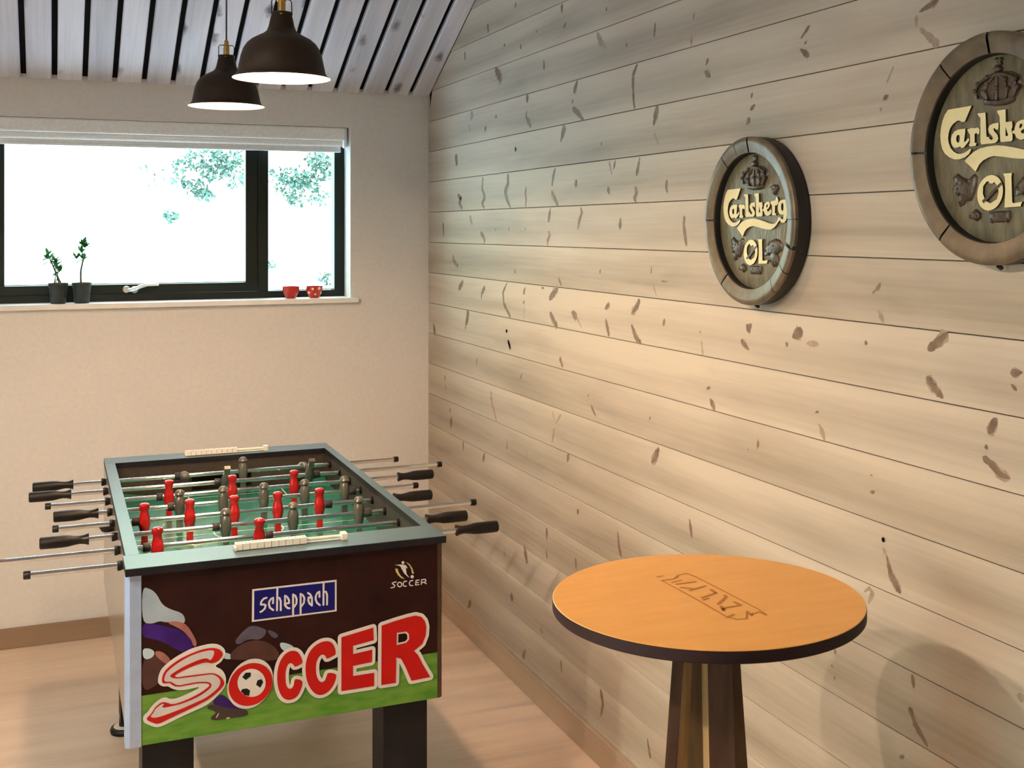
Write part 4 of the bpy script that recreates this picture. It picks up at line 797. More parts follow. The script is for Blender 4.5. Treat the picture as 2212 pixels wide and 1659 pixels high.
def leaf(mb, base, d, l, w, droop=0.25):
    d = Vector(d).normalized()
    s = d.cross(Vector((0, 0, 1)))
    s = s.normalized() if s.length > 1e-3 else Vector((1, 0, 0))
    b = Vector(base)
    pts = [b + d * l * t + Vector((0, 0, -droop * l * t * t)) for t in (0, 0.3, 0.65, 1.0)]
    ws = [0.15, 1.0, 0.75, 0.03]
    for i in range(3):
        mb.face([pts[i] + s * w * ws[i], pts[i] - s * w * ws[i], pts[i + 1] - s * w * ws[i + 1] , pts[i + 1] + s * w * ws[i + 1]], 0)


t = pot(-1.537, 0.035, 'potted palm with many thin stems, left of the two on the sill')
rr = random.Random(12)
mb, ml = MB(), MB()
for i in range(7):
    a = rr.uniform(0, 2 * PI)
    bx, by = -1.537 + 0.016 * math.cos(a), 0.035 + 0.016 * math.sin(a)
    hx, hy = -1.537 + rr.uniform(-0.05, 0.028), 0.035 + rr.uniform(-0.015, 0.02)
    hz = 1.3505 + rr.uniform(0.135, 0.205)
    mb.tube([(bx, by, 1.422), ((bx * 2 + hx) / 3, by, 1.46), (hx, hy, hz)], [0.0020, 0.0017, 0.0013], 6)
    for j in range(13):
        th = rr.uniform(0, 2 * PI)
        leaf(ml, (hx, hy, hz - 0.008 * (j % 3)), (math.cos(th), 0.5 * math.sin(th), rr.uniform(-0.2, 1.0)), rr.uniform(0.036, 0.062), rr.uniform(0.0050, 0.0085))
mb.build('stem', 'stem', t)
ml.build('foliage', 'leaf', t, smooth=0, recalc=False)
t = pot(-1.4485, 0.035, 'potted palm with one twisted trunk, right of the two on the sill')
mb, ml = MB(), MB()
mb.tube([(-1.451, 0.035, 1.422), (-1.453, 0.035, 1.455), (-1.452, 0.033, 1.485), (-1.446, 0.034, 1.515), (-1.441, 0.035, 1.530)], [0.0048, 0.0040, 0.0036, 0.0036, 0.0026], 8)
mb.tube([(-1.446, 0.034, 1.515), (-1.450, 0.034, 1.55), (-1.444, 0.034, 1.585)], [0.0018, 0.0014, 0.001], 6)
for c, n in (((-1.441, 0.035, 1.528), 18), ((-1.468, 0.034, 1.530), 11), ((-1.450, 0.034, 1.555), 13), ((-1.444, 0.034, 1.585), 26), ((-1.437, 0.034, 1.575), 12)):
    for j in range(n):
        th = rr.uniform(0, 2 * PI)
        leaf(ml, c, (math.cos(th), 0.5 * math.sin(th), rr.uniform(-0.1, 1.3)), rr.uniform(0.030, 0.058), rr.uniform(0.0050, 0.0085))
mb.build('trunk', 'stem', t)
ml.build('foliage', 'leaf', t, smooth=0, recalc=False)


def cup(x, y, label, dots):
    t = thing('candle_cup', (x, y, 1.3505), label, 'cup', 'red cups on the window sill')
    z = 1.3505
    MB().lathe([(0.0, 0.0), (0.0200, 0.0), (0.0210, 0.003), (0.0235, 0.008), (0.0310, 0.020), (0.0355, 0.034), (0.0368, 0.050), (0.0362, 0.0515), (0.0345, 0.0505), (0.0330, 0.034), (0.0280, 0.018), (0.0, 0.010)], (x, y, z), 'z', 40).build('bowl', 'red_cup', t)
    if dots:
        mb = MB()
        for az, h, r in ((-1.95, 0.040, 0.0052), (-1.15, 0.042, 0.0072), (-1.62, 0.016, 0.0048), (-2.55, 0.024, 0.006), (-0.6, 0.020, 0.005), (0.6, 0.038, 0.006), (2.2, 0.036, 0.006)):
            R = 0.0235 + (0.0310 - 0.0235) * (h - 0.008) / 0.012 if h < 0.02 else 0.0310 + 0.0045 * (h - 0.02) / 0.014 if h < 0.034 else 0.0355 + 0.0013 * (h - 0.034) / 0.016
            pts = []
            for k in range(14):
                q = 2 * PI * k / 14
                hh = h + r * math.sin(q)
                aa = az + r * math.cos(q) / R
                RR = (0.0235 + 0.0075 * (hh - 0.008) / 0.012 if hh < 0.02 else 0.0310 + 0.0045 * (hh - 0.02) / 0.014 if hh < 0.034 else 0.0355 + 0.0013 * (hh - 0.034) / 0.016) + 0.0004
                pts.append((x + RR * math.cos(aa), y + RR * math.sin(aa), z + hh))
            mb.face(pts)
        mb.build('dot_pattern', 'cup_dot', t, smooth=0)


cup(-0.6065, 0.045, 'plain red glass cup on the sill, nearer the dark mullion', False)
cup(-0.5050, 0.045, 'red glass cup with cream dots on the sill', True)

# ================================================================ pendant lamps over the football table
def pendant(x, y, z, label, group='pendant lamps over the football table', bulb='bulb', sink=0.0):
    """z is the height of the shade's rim."""
    t = thing('pendant_lamp', (x, y, z), label, 'lamp', group)
    R = 0.115
    out = [(1.0, 0.0), (0.985, 0.022), (0.935, 0.055), (0.895, 0.12), (0.865, 0.27), (0.825, 0.46), (0.775, 0.61), (0.70, 0.725), (0.60, 0.81), (0.48, 0.875), (0.37, 0.93), (0.30, 0.99), (0.265, 1.08), (0.235, 1.22), (0.21, 1.33), (0.225, 1.335), (0.225, 1.375), (0.09, 1.38)]
    MB().lathe([(r * R, h * R) for r, h in out], (x, y, z), 'z', 72, ms=[0] * 20).build('shade', 'shade_out', t, smooth=50)
    inn = [(0.995, 0.003), (0.93, 0.045), (0.875, 0.12), (0.845, 0.27), (0.805, 0.45), (0.755, 0.595), (0.68, 0.705), (0.58, 0.79), (0.46, 0.855), (0.35, 0.91), (0.28, 0.98), (0.25, 1.06), (0.0, 1.07)]
    MB().lathe([(r * R, h * R) for r, h in inn], (x, y, z), 'z', 64).build('shade_lining', 'shade_in', t, smooth=50)
    MB().lathe([(0.0, 0.93 * R), (0.13 * R, 0.93 * R), (0.14 * R, 0.74 * R), (0.0, 0.74 * R)], (x, y, z), 'z', 20).build('lamp_holder', 'brass', t)
    b = MB().lathe([(0.002, 0.0)] + [(0.026 * math.sin(a), 0.030 - 0.030 * math.cos(a)) for a in [0.25, 0.5, 0.8, 1.1, 1.4, 1.7, 2.0, 2.3, 2.6]] + [(0.012, 0.068), (0.0, 0.07)], (x, y, z + 0.020 - sink), 'z', 24).build('bulb', bulb, t)
    sk = MB()
    sk.lathe([(0.0, 1.36 * R), (0.082 * R, 1.36 * R), (0.082 * R, 1.60 * R), (0.10 * R, 1.605 * R), (0.10 * R, 1.655 * R), (0.075 * R, 1.66 * R), (0.06 * R, 1.70 * R), (0.06 * R, 1.76 * R), (0.03 * R, 1.80 * R), (0.0, 1.80 * R)], (x, y, z), 'z', 24)
    sk.build('socket', 'brass', t)
    for s in (-1, 1):
        MB().tube([(x + s * 0.205 * R, y - 0.002, z + 1.30 * R), (x + s * 0.205 * R, y, z + 1.60 * R), (x + s * 0.175 * R, y, z + 1.645 * R), (x + s * 0.08 * R, y, z + 1.655 * R)], 0.0013, 8).build('bracket', 'black', t)
    MB().lathe([(0.0, 0.0), (0.0055, 0.001), (0.0055, 0.007), (0.0, 0.008)], (x - 0.03 * R, y - 0.215 * R, z + 1.34 * R), 'y', 12).build('screw', 'brass', t)
    zc = roof_z(y)
    MB().tube([(x, y, z + 1.78 * R), (x, y, zc - 0.02)], 0.0028, 8).build('cord', 'cord', t)
    MB().lathe([(0.0, -0.07), (0.015, -0.068), (0.042, -0.03), (0.045, 0.02), (0.0, 0.02)], (x, y, zc), 'z', 28).build('ceiling_cup', 'black', t)
    return t


pendant(-1.054, -2.291, 2.0095, 'dark dome pendant lamp hanging nearer the camera, over the front of the football table')
pendant(-1.061, -1.361, 2.0312, 'dark dome pendant lamp farther back, in front of the window')

# two more of the same family hang farther left, outside the picture; they throw the bar table's shadow on the pine wall
for y in (-3.70, -3.05):
    pendant(-2.45, y, 2.29, 'dark dome pendant lamp out of the picture, over the left half of the room', 'pendant lamps over the left half of the room', 'bulb_left', 0.022)

# ================================================================ football table
FX0, FX1 = -1.4038, -0.638
FYF, FYB = -2.274, -0.842
FCX, FCY = (FX0 + FX1) / 2, (FYF + FYB) / 2
ZT = 0.872
ft = thing('football_table', (FCX, FCY, 0), 'table football game with red and grey players, standing under the lamps', 'game table')

# rim: four boards with grey laminate tops
def rim_board(x0, x1, y0, y1):
    MB().box(x0, x1, y0, y1, ZT - 0.0180, ZT - 0.0012).build('rim_board', 'black_board', ft, smooth=0)
    MB().box(x0 + .0005, x1 - .0005, y0 + .0005, y1 - .0005, ZT - 0.0012, ZT).build('rim_top', 'rim', ft, smooth=0)


IX0, IX1 = -1.366, -0.668
IY0, IY1 = -2.150, -0.945
rim_board(FX0, FX1, FYF, IY0)
rim_board(FX0 + 0.006, FX1 - 0.004, IY1, FYB)
for a, b in ((FX0 + 0.006, IX0), (IX1, FX1 - 0.004)):
    rim_board(a, b, IY0, IY1)

def soft(pl, n=1):
    """Round the corners of an outline."""
    for _ in range(n):
        q = []
        for a, b in zip(pl, pl[1:] + pl[:1]):
            q += [(a[0] * .75 + b[0] * .25, a[1] * .75 + b[1] * .25), (a[0] * .25 + b[0] * .75, a[1] * .25 + b[1] * .75)]
        pl = q
    return pl


# cabinet walls
ZB = 0.4555
PX0, PX1 = -1.3686, -0.6555
fp = lambda a, b, d: (a, -2.255 - d, b)
mb = MB()
mb.box(PX0, PX1, -2.255, -2.235, ZB, ZT - 0.018)
mats = ['print_dark', 'print_grass', 'print_shirt', 'print_skin', 'print_purple', 'print_maroon', 'print_glove', 'print_blue', 'print_boot', 'print_yellow']
ix = {'white': 2, 'skin': 3, 'purple': 4, 'maroon': 5, 'glove': 6, 'blue': 7, 'boot': 8, 'yellow': 9}
gr = [(PX0 + .0002, 0.571), (-1.20, 0.5715), (-1.04, 0.5695), (-0.88, 0.571), (PX1 - .0002, 0.572), (PX1 - .0002, ZB + .0002), (PX0 + .0002, ZB + .0002)]
mb.flat(gr, fp, 0.0004, 1)
for i, (nme, pl) in enumerate(ART):
    pl = [(max(PX0 + .0003, p[0]), p[1]) for p in pl]
    mb.flat(soft(pl, 2), fp, 0.0006 + i * 0.00008, ix[nme])
end = mb.build('end_panel', mats, ft, smooth=0, recalc=False)
end['label'] = 'dark end panel printed with two players kicking on grass'

S_HALO, S_RED, S_WHITE, C_A, C_B = soft(S_HALO), soft(S_RED), soft(S_WHITE), soft(C_A), soft(C_B)
# the big word on the end panel: pale outline, red letters, a ball in its O
HW = 0.0082
mb = MB()
mb.flat(S_HALO, fp, 0.0020, 0)
mb.flat(O_HALO, fp, 0.0021, 0)
for L_, w in ((C_A, .0165), (C_B, .0165), (E_, .0175), (R_, .0175)):
    mb.ribbon(L_, w, fp, 0.0022, 0, closed=True)
mb.ribbon(R_HOLE, .0085, fp, 0.0022, 0, closed=True)
mb.flat(S_RED, fp, 0.0031, 1)
mb.flat(S_WHITE, fp, 0.0034, 2)
mb.flat(O_RED, fp, 0.0031, 1)
mb.flat(C_A, fp, 0.0031, 1)
mb.flat(C_B, fp, 0.0031, 1)
mb.flat(E_, fp, 0.0031, 1)
mb.flat(R_, fp, 0.0031, 1, [R_HOLE])
mb.flat(BALL, fp, 0.0034, 3)
for p in PENTS:
    mb.flat(p, fp, 0.0037, 4)
lt = mb.build('title_lettering', ['print_white', 'print_red', 'print_letter', 'print_white', 'black'], end, smooth=0, recalc=False)
lt['label'] = 'big red sport word with pale outline and a ball in its O'
mb = MB()
mb.flat(PLATE, fp, 0.0020, 0)
mb.flat(PLATE_IN, fp, 0.0023, 1)
for s in PLATE_ST:
    mb.ribbon(s, 0.0046, fp, 0.0026, 0)
lt = mb.build('maker_plate', ['print_white', 'print_plate'], end, smooth=0, recalc=False)
lt['label'] = 'navy blue name plate with white border and lettering'
mb = MB()
for c, p in EMB:
    mb.flat(p, fp, 0.0020, 0 if c == 'w' else 1)
for s in EMB_ST:
    mb.ribbon(s, 0.0026, fp, 0.0022, 0)
lt = mb.build('small_emblem', ['print_white', 'print_yellow'], end, smooth=0, recalc=False)
lt['label'] = 'small white emblem of a kicking player over a word'

MB().box(PX0, PX1, -0.885, -0.865, ZB, ZT - 0.018).build('end_panel', 'print_dark', ft, smooth=0)
MB().box(-1.398, -1.378, -2.235, -0.865, ZB, ZT - 0.018).build('side_panel', 'side_laminate', ft, smooth=0)
MB().box(-0.661, -0.643, -2.235, -0.865, ZB, ZT - 0.018).build('side_panel', 'side_laminate', ft, smooth=0)
# corner profiles
mb = MB()
mb.hexa([(-1.4038, -2.2505, ZB - 0.002), (-1.3935, -2.2575, ZB - 0.002), (PX0, -2.2575, ZB - 0.002), (PX0, -2.235, ZB - 0.002)],
        [(-1.4038, -2.2505, ZT - 0.0185), (-1.3935, -2.2575, ZT - 0.0185), (PX0, -2.2575, ZT - 0.0185), (PX0, -2.235, ZT - 0.0185)])
mb.box(-1.4038, -1.398, -2.2505, -2.215, ZB - 0.002, ZT - 0.0185)
c = mb.build('corner_trim', 'trim_silver', ft, smooth=0)
c['label'] = 'silver corner profile'
mb = MB()
mb.hexa([(PX1, -2.2545, ZB), (-0.649, -2.2545, ZB), (-0.643, -2.248, ZB), (-0.643, -2.235, ZB)], [(PX1, -2.2545, ZT - 0.0185), (-0.649, -2.2545, ZT - 0.0185), (-0.643, -2.248, ZT - 0.0185), (-0.643, -2.235, ZT - 0.0185)])
mb.box(PX1, -0.643, -2.2505, -2.215, ZB, ZT - 0.0185)
mb.build('corner_trim', 'trim_reflecting', ft, smooth=0)

# playfield and dark inner boards
ZP = 0.755
mb = MB()
mb.box(IX0 - 0.006, IX1 + 0.006, IY0 - 0.02, IY1 + 0.02, ZP - 0.012, ZP, 0)
fl = lambda a, b, d: (a, b, ZP + d)
mx, my = FCX, (IY0 + IY1) / 2
mb.ribbon([(mx + 0.10 * math.cos(a), my + 0.10 * math.sin(a)) for a in [2 * PI * k / 40 for k in range(40)]], 0.005, fl, 0.0004, 1, closed=True)
mb.ribbon([(IX0, my), (IX1, my)], 0.005, fl, 0.0004, 1)
for s, yy in ((1, IY0), (-1, IY1)):
    mb.ribbon([(mx - 0.19, yy), (mx - 0.19, yy + s * 0.21), (mx + 0.19, yy + s * 0.21), (mx + 0.19, yy)], 0.005, fl, 0.0004, 1)
    mb.ribbon([(mx - 0.12, yy), (mx - 0.12, yy + s * 0.10), (mx + 0.12, yy + s * 0.10), (mx + 0.12, yy)], 0.005, fl, 0.0004, 1)
pf = mb.build('playfield', ['pitch', 'pitch_white'], ft, smooth=0, recalc=False)
pf['label'] = 'green playfield with white lines'
for a, b in ((-1.378, IX0 - 0.002), (IX1 + 0.002, -0.661)):
    MB().box(a, b, IY0 - 0.02, IY1 + 0.02, ZP - 0.012, ZT - 0.018).build('inner_board', 'inner', ft, smooth=0)
for y0, y1, s in ((-2.175, IY0 - 0.003, 1), (IY1 + 0.003, -0.92, -1)):
    mb = MB()     # goal wall with its mouth
    yy0, yy1 = y0, y1
    mb.box(-1.366, mx - 0.10, yy0, yy1, ZP, ZT - 0.018)
    mb.box(mx + 0.10, -0.668, yy0, yy1, ZP, ZT - 0.018)
    mb.box(mx - 0.10, mx + 0.10, yy0, yy1, ZP + 0.062, ZT - 0.018)
    mb.build('goal_wall', 'inner', ft, smooth=0)
for cx, cy, sx, sy in ((IX0, IY0, 1, 1), (IX1, IY0, -1, 1), (IX0, IY1, 1, -1), (IX1, IY1, -1, -1)):
    mb = MB()     # raised corners
    z0 = ZP + 0.0006
    a = Vector((cx, cy, z0 + 0.016)); b = Vector((cx + sx * 0.10, cy, z0)); c_ = Vector((cx, cy + sy * 0.10, z0))
    mb.face([a, b, c_])
    mb.build('corner_ramp', 'pitch', ft, smooth=0, recalc=False)

# legs with levelling feet
for x0, x1, y0, y1 in ((-1.363, -1.246, -2.200, -2.085), (-0.782, -0.666, -2.200, -2.085), (-1.355, -1.240, -1.065, -0.950), (-0.782, -0.666, -1.065, -0.950)):
    l = MB().box(x0, x1, y0, y1, 0.045, ZB + 0.02).build('leg', 'black_board', ft, smooth=0, bevel=0.002)
    cx, cy = (x0 + x1) / 2 - (0.042 if x0 < -1 else -0.03), (y0 + y1) / 2
    MB().lathe([(0.0, 0.0), (0.044, 0.0), (0.046, 0.010), (0.042, 0.018), (0.034, 0.019), (0.034, 0.021), (0.018, 0.022), (0.016, 0.06), (0.0, 0.06)], (cx, cy, 0), 'z', 32, ms=[0, 0, 0, 0, 1, 1, 0, 0]).build('levelling_foot', ['black', 'cream'], l)
# ball return cup on the left flank
MB().lathe([(0.0, 0.0), (0.018, 0.003), (0.026, 0.016), (0.027, 0.022), (0.025, 0.022), (0.0, 0.017)], (-1.412, -1.560, 0.792), 'z', 24).build('ball_cup', 'black', ft)


# figures: lathed bodies with a foot block
def figure(kind):
    mb = MB()
    if kind == 'red':
        prof = [(0.0, 0.0500), (0.0080, 0.0500), (0.0132, 0.0470), (0.0146, 0.0405), (0.0130, 0.0345), (0.0108, 0.0295), (0.0112, 0.0220), (0.0145, 0.0090), (0.0166, -0.0020), (0.0160, -0.0120), (0.0130, -0.0240), (0.0104, -0.0350), (0.0092, -0.0430), (0.0, -0.0440)]
    else:
        prof = [(0.0, 0.0490), (0.0078, 0.0475), (0.0130, 0.0425), (0.0154, 0.0355), (0.0138, 0.0338), (0.0102, 0.0325), (0.0098, 0.0285), (0.0128, 0.0235), (0.0148, 0.0140), (0.0156, 0.0), (0.0148, -0.0130), (0.0122, -0.0240), (0.0102, -0.0340), (0.0094, -0.0430), (0.0, -0.0440)]
    mb.lathe(prof, (0, 0, 0), 'z', 28)
    mb.hexa([(-0.0095, -0.0065, -0.0735), (0.0095, -0.0065, -0.0735), (0.0095, 0.0065, -0.0735), (-0.0095, 0.0065, -0.0735)],
            [(-0.0082, -0.0075, -0.040), (0.0082, -0.0075, -0.040), (0.0082, 0.0075, -0.040), (-0.0082, 0.0075, -0.040)])
    # screw boss on the chest
    mb.lathe([(0.0, -0.0165), (0.0038, -0.0165), (0.0042, -0.0125)], (0, 0, 0.002), 'y', 14)
    return mb


PROTO = {}
SIDE = {1: 'grey', 2: 'grey', 3: 'red', 4: 'grey', 5: 'red', 6: 'grey', 7: 'red', 8: 'red'}
#        handle end, figures (x, tilt in degrees), bumpers, left end, right end
RODS = {1: ('L', [(-1.156, 82), (-0.964, 0), (-0.759, -100)], [-1.176, -0.737], -1.6162, -0.424),
        2: ('L', [(-1.041, -138), (-0.7695, -142)], [-1.066, -0.744], -1.6244, -0.309),
        3: ('R', [(-1.2286, 0), (-1.0391, 0), (-0.8476, 0)], [-1.256, -0.822], -1.578, -0.386),
        4: ('L', [(-1.2112, 0), (-1.0862, 0), (-0.966, 0), (-0.8425, 0), (-0.7186, 0)], [-1.236, -0.6925], -1.5555, -0.481),
        5: ('R', [(-1.3197, 0), (-1.1974, 0), (-1.074, 0), (-0.9498, 0), (-0.8275, 0)], [-1.3435, -0.800], -1.558, -0.481),
        6: ('L', [(-1.1167, 0), (-0.9327, 0), (-0.7445, 0)], [-1.143, -0.718], -1.589, -0.388),
        7: ('R', [(-1.3079, 0), (-1.0500, 12)], [-1.334, -1.0235], -1.783, -0.467),
        8: ('R', [(-1.190, 78), (-1.000, 78), (-0.810, 78)], [-1.215, -0.785], -1.621, -0.427)}
ZR = 0.830
first = {}


def sub(key, make, name, mat, parent, loc, rot=(0, 0, 0), label=None):
    """The first of a kind is built, the others share its mesh."""
    if key in first:
        o = bpy.data.objects.new(name, first[key].data)
        COL.objects.link(o)
        o.parent = parent
        o.location = loc
    else:
        o = make().build(name, mat, parent, loc=loc)
        first[key] = o
    o.rotation_euler = rot
    return o


def handle_mb():
    prof = [(0.0, 0.0), (0.0125, 0.0), (0.0155, 0.003), (0.0160, 0.030), (0.0160, 0.056), (0.0150, 0.070), (0.0120, 0.086), (0.0108, 0.097), (0.0118, 0.108), (0.0150, 0.118), (0.0155, 0.120), (0.0075, 0.1205), (0.0075, 0.119)]
    return MB().lathe(prof, (0, 0, 0), 'x', 24)


def cap_mb():
    return MB().lathe([(0.0, 0.0), (0.0085, 0.0), (0.0098, 0.002), (0.0098, 0.016), (0.0, 0.016)], (0, 0, 0), 'x', 20)


for i in range(1, 9):
    y = -0.8858 - 0.1488 * i
    side, figs, bumps, xl, xr = RODS[i]
    ro = bpy.data.objects.new('rod', None)
    # the rod itself is a mesh; its origin sits at its middle
    xm = (xl + xr) / 2
    a = xl + (0.115 if side == 'L' else 0.012)
    b = xr - (0.115 if side == 'R' else 0.012)
    bpy.data.objects.remove(ro)
    rod = MB().tube([(a - xm, 0, 0), (b - xm, 0, 0)], 0.0064, 20).build('rod', 'chrome', ft, loc=(xm - FCX, y - FCY, ZR))
    rod['label'] = 'chromed rod carrying %s figures' % SIDE[i]
    if side == 'L':
        sub('handle', handle_mb, 'handle', 'black', rod, (xl - xm, 0, 0))
        sub('cap', cap_mb, 'end_cap', 'black', rod, (xr - xm, 0, 0), (0, 0, PI))
    else:
        sub('handle', handle_mb, 'handle', 'black', rod, (xr - xm, 0, 0), (0, 0, PI))
        sub('cap', cap_mb, 'end_cap', 'black', rod, (xl - xm, 0, 0))
    k = SIDE[i]
    for fx, tilt in figs:
        sub('fig_' + k, lambda: figure(k), 'player_figure', k + '_man', rod, (fx - xm, 0, 0), (math.radians(tilt), 0, 0))
    for j, bx in enumerate(bumps):
        sub('bump', lambda: MB().lathe([(0.0066, -0.0095), (0.0112, -0.0090), (0.0120, -0.0075), (0.0120, 0.0075), (0.0112, 0.0090), (0.0066, 0.0095)], (0, 0, 0), 'x', 22), 'bumper', 'rubber', rod, (bx - xm, 0, 0))
    for xx in (-1.402, -0.6385):     # bearings in the cabinet sides
        sub('bush', lambda: MB().lathe([(0.0066, -0.010), (0.0125, -0.010), (0.0125, -0.004), (0.0100, 0.004), (0.0066, 0.004)], (0, 0, 0), 'x', 20), 'bearing', 'black', ft, (xx - FCX, y - FCY, ZR), (0, 0, 0 if xx < -1 else PI))
    for xx in (-1.3655, -0.6685):
        sub('ibush', lambda: MB().lathe([(0.0066, -0.004), (0.0120, -0.004), (0.0120, 0.004), (0.0066, 0.006)], (0, 0, 0), 'x', 20), 'bearing', 'black', ft, (xx - FCX, y - FCY, ZR), (0, 0, 0 if xx < -1 else PI))


# score counters on both end rims: ten sliding beads on a bar between two end blocks
def counter(y, xa, xb, xc):
    """Beads from xa to xb, the bar runs on to the end block at xc."""
    mb = MB()
    mb.box(xc - 0.0075, xc + 0.0075, y - 0.0135, y + 0.0135, ZT, ZT + 0.017)
    mb.box(xa - 0.002, xa + 0.004, y - 0.0135, y + 0.0135, ZT, ZT + 0.010)
    mb.tube([(xa, y, ZT + 0.0085), (xc, y, ZT + 0.0085)], 0.0042, 10)
    mb.box(xa + 0.004, xc - 0.0075, y - 0.004, y + 0.004, ZT, ZT + 0.003)
    sc = mb.build('score_counter', 'cream', ft, smooth=30, bevel=0.0012)
    sc['label'] = 'white score counter with ten beads pushed to the left'
    n = 10
    w = (xb - xa) / n
    for j in range(n):
        def bead():
            m = MB()
            h = 0.0150
            m.box(-w / 2 + .0007, w / 2 - .0007, -0.0120, 0.0120, 0.0, h)
            m.lathe([(0.0042, h + 0.0004), (0.0020, h + 0.0002), (0.0, h + 0.0001)], (0, 0, 0), 'z', 12, 1)  # dimple as a darker disc, its shade put into the colour
            return m
        sub('bead%.3f' % y, bead, 'bead', ['cream', 'knot_pale_dimple'], sc, (xa + w * (j + 0.5) - sc.parent.location.x, y - FCY, ZT + 0.0018))


counter(-2.205, -1.151, -0.979, -0.885)
counter(-0.905, -1.139, -0.966, -0.868)

# ================================================================ round bar table
TX, TY, TZ, TR = -0.5354, -3.4081, 1.0273, 0.2628
bt = thing('bar_table', (TX, TY, 0), 'round honey coloured bar table with dark edge and splayed dark legs', 'table')
mb = MB()
mb.lathe([(0.0, TZ - 0.0205), (TR - 0.002, TZ - 0.0205), (TR, TZ - 0.0185), (TR, TZ - 0.0022), (TR - 0.0004, TZ - 0.0008), (TR - 0.0014, TZ), (0.0, TZ)], (TX, TY, 0), 'z', 128, ms=[0, 0, 0, 0, 1, 1])
tt = mb.build('tabletop', ['top_edge', 'top_oak'], bt, smooth=30)
tf = lambda a, b, d: (TX + a, TY + b, TZ + d)
mb = MB()
for i, s in enumerate(ENGRAVE):
    mb.ribbon(s, 0.0026 if i < 2 else 0.0040 if i < 9 else 0.0062, tf, 0.0003, 0)
en = mb.build('engraved_logo', 'engraved', tt, smooth=0, recalc=False)
en['label'] = 'engraved logo between two burnt lines'

# legs: dark stained planks with pale plywood edges, splayed round a square
vx, vy = Vector((0.8666, -0.499)), Vector((0.499, 0.8666))      # right of and away from the viewer at this table


def leg(top, floor, ms):
    """A plank from four top corners to four floor corners, in the two directions above (front left, front right, back right, back left)."""
    def corner(l, d, z):
        p = vx * l + vy * d
        return (TX + p.x, TY + p.y, z)
    return MB().hexa([corner(l, d, 0.0) for l, d in floor], [corner(l, d, TZ - 0.0205) for l, d in top], ms).build('leg', ['leg_dark', 'leg_light', 'leg_dark_lit'], bt, smooth=0, bevel=0.001)


#    faces: bottom, top, front, right, back, left
leg([(-0.053, -0.035), (-0.0335, -0.035), (-0.021, 0.004), (-0.045, 0.004)], [(-0.123, -0.085), (-0.0995, -0.085), (-0.064, -0.035), (-0.105, -0.035)], (0, 0, 0, 1, 0, 0))
leg([(-0.0013, -0.046), (0.038, -0.046), (0.036, -0.012), (-0.0118, -0.012)], [(0.017, -0.100), (0.072, -0.100), (0.070, -0.055), (0.007, -0.055)], (0, 0, 0, 0, 0, 1))
leg([(0.022, 0.000), (0.0495, 0.000), (0.047, 0.036), (0.020, 0.036)], [(0.068, 0.040), (0.119, 0.040), (0.115, 0.085), (0.064, 0.085)], (0, 0, 2, 0, 0, 0))
leg([(-0.034, 0.034), (0.004, 0.034), (0.004, 0.060), (-0.034, 0.060)], [(-0.085, 0.090), (-0.012, 0.090), (-0.012, 0.130), (-0.085, 0.130)], (0, 0, 2, 0, 0, 0))
mb = MB()


def blk(l0, l1, d0, d1, z0, z1):
    def c_(l, d, z):
        p = vx * l + vy * d
        return (TX + p.x, TY + p.y, z)
    q = ((l0, d0), (l1, d0), (l1, d1), (l0, d1))
    mb.hexa([c_(l, d, z0) for l, d in q], [c_(l, d, z1) for l, d in q])


blk(-0.022, -0.0110, 0.004, 0.030, 0.918, TZ - 0.0205)
mb.build('brace_block', 'leg_light', bt, smooth=0, bevel=0.001)

# ================================================================ barrel-end wall signs
BR = 0.1990
BFX = -0.046         # plane of the front ring


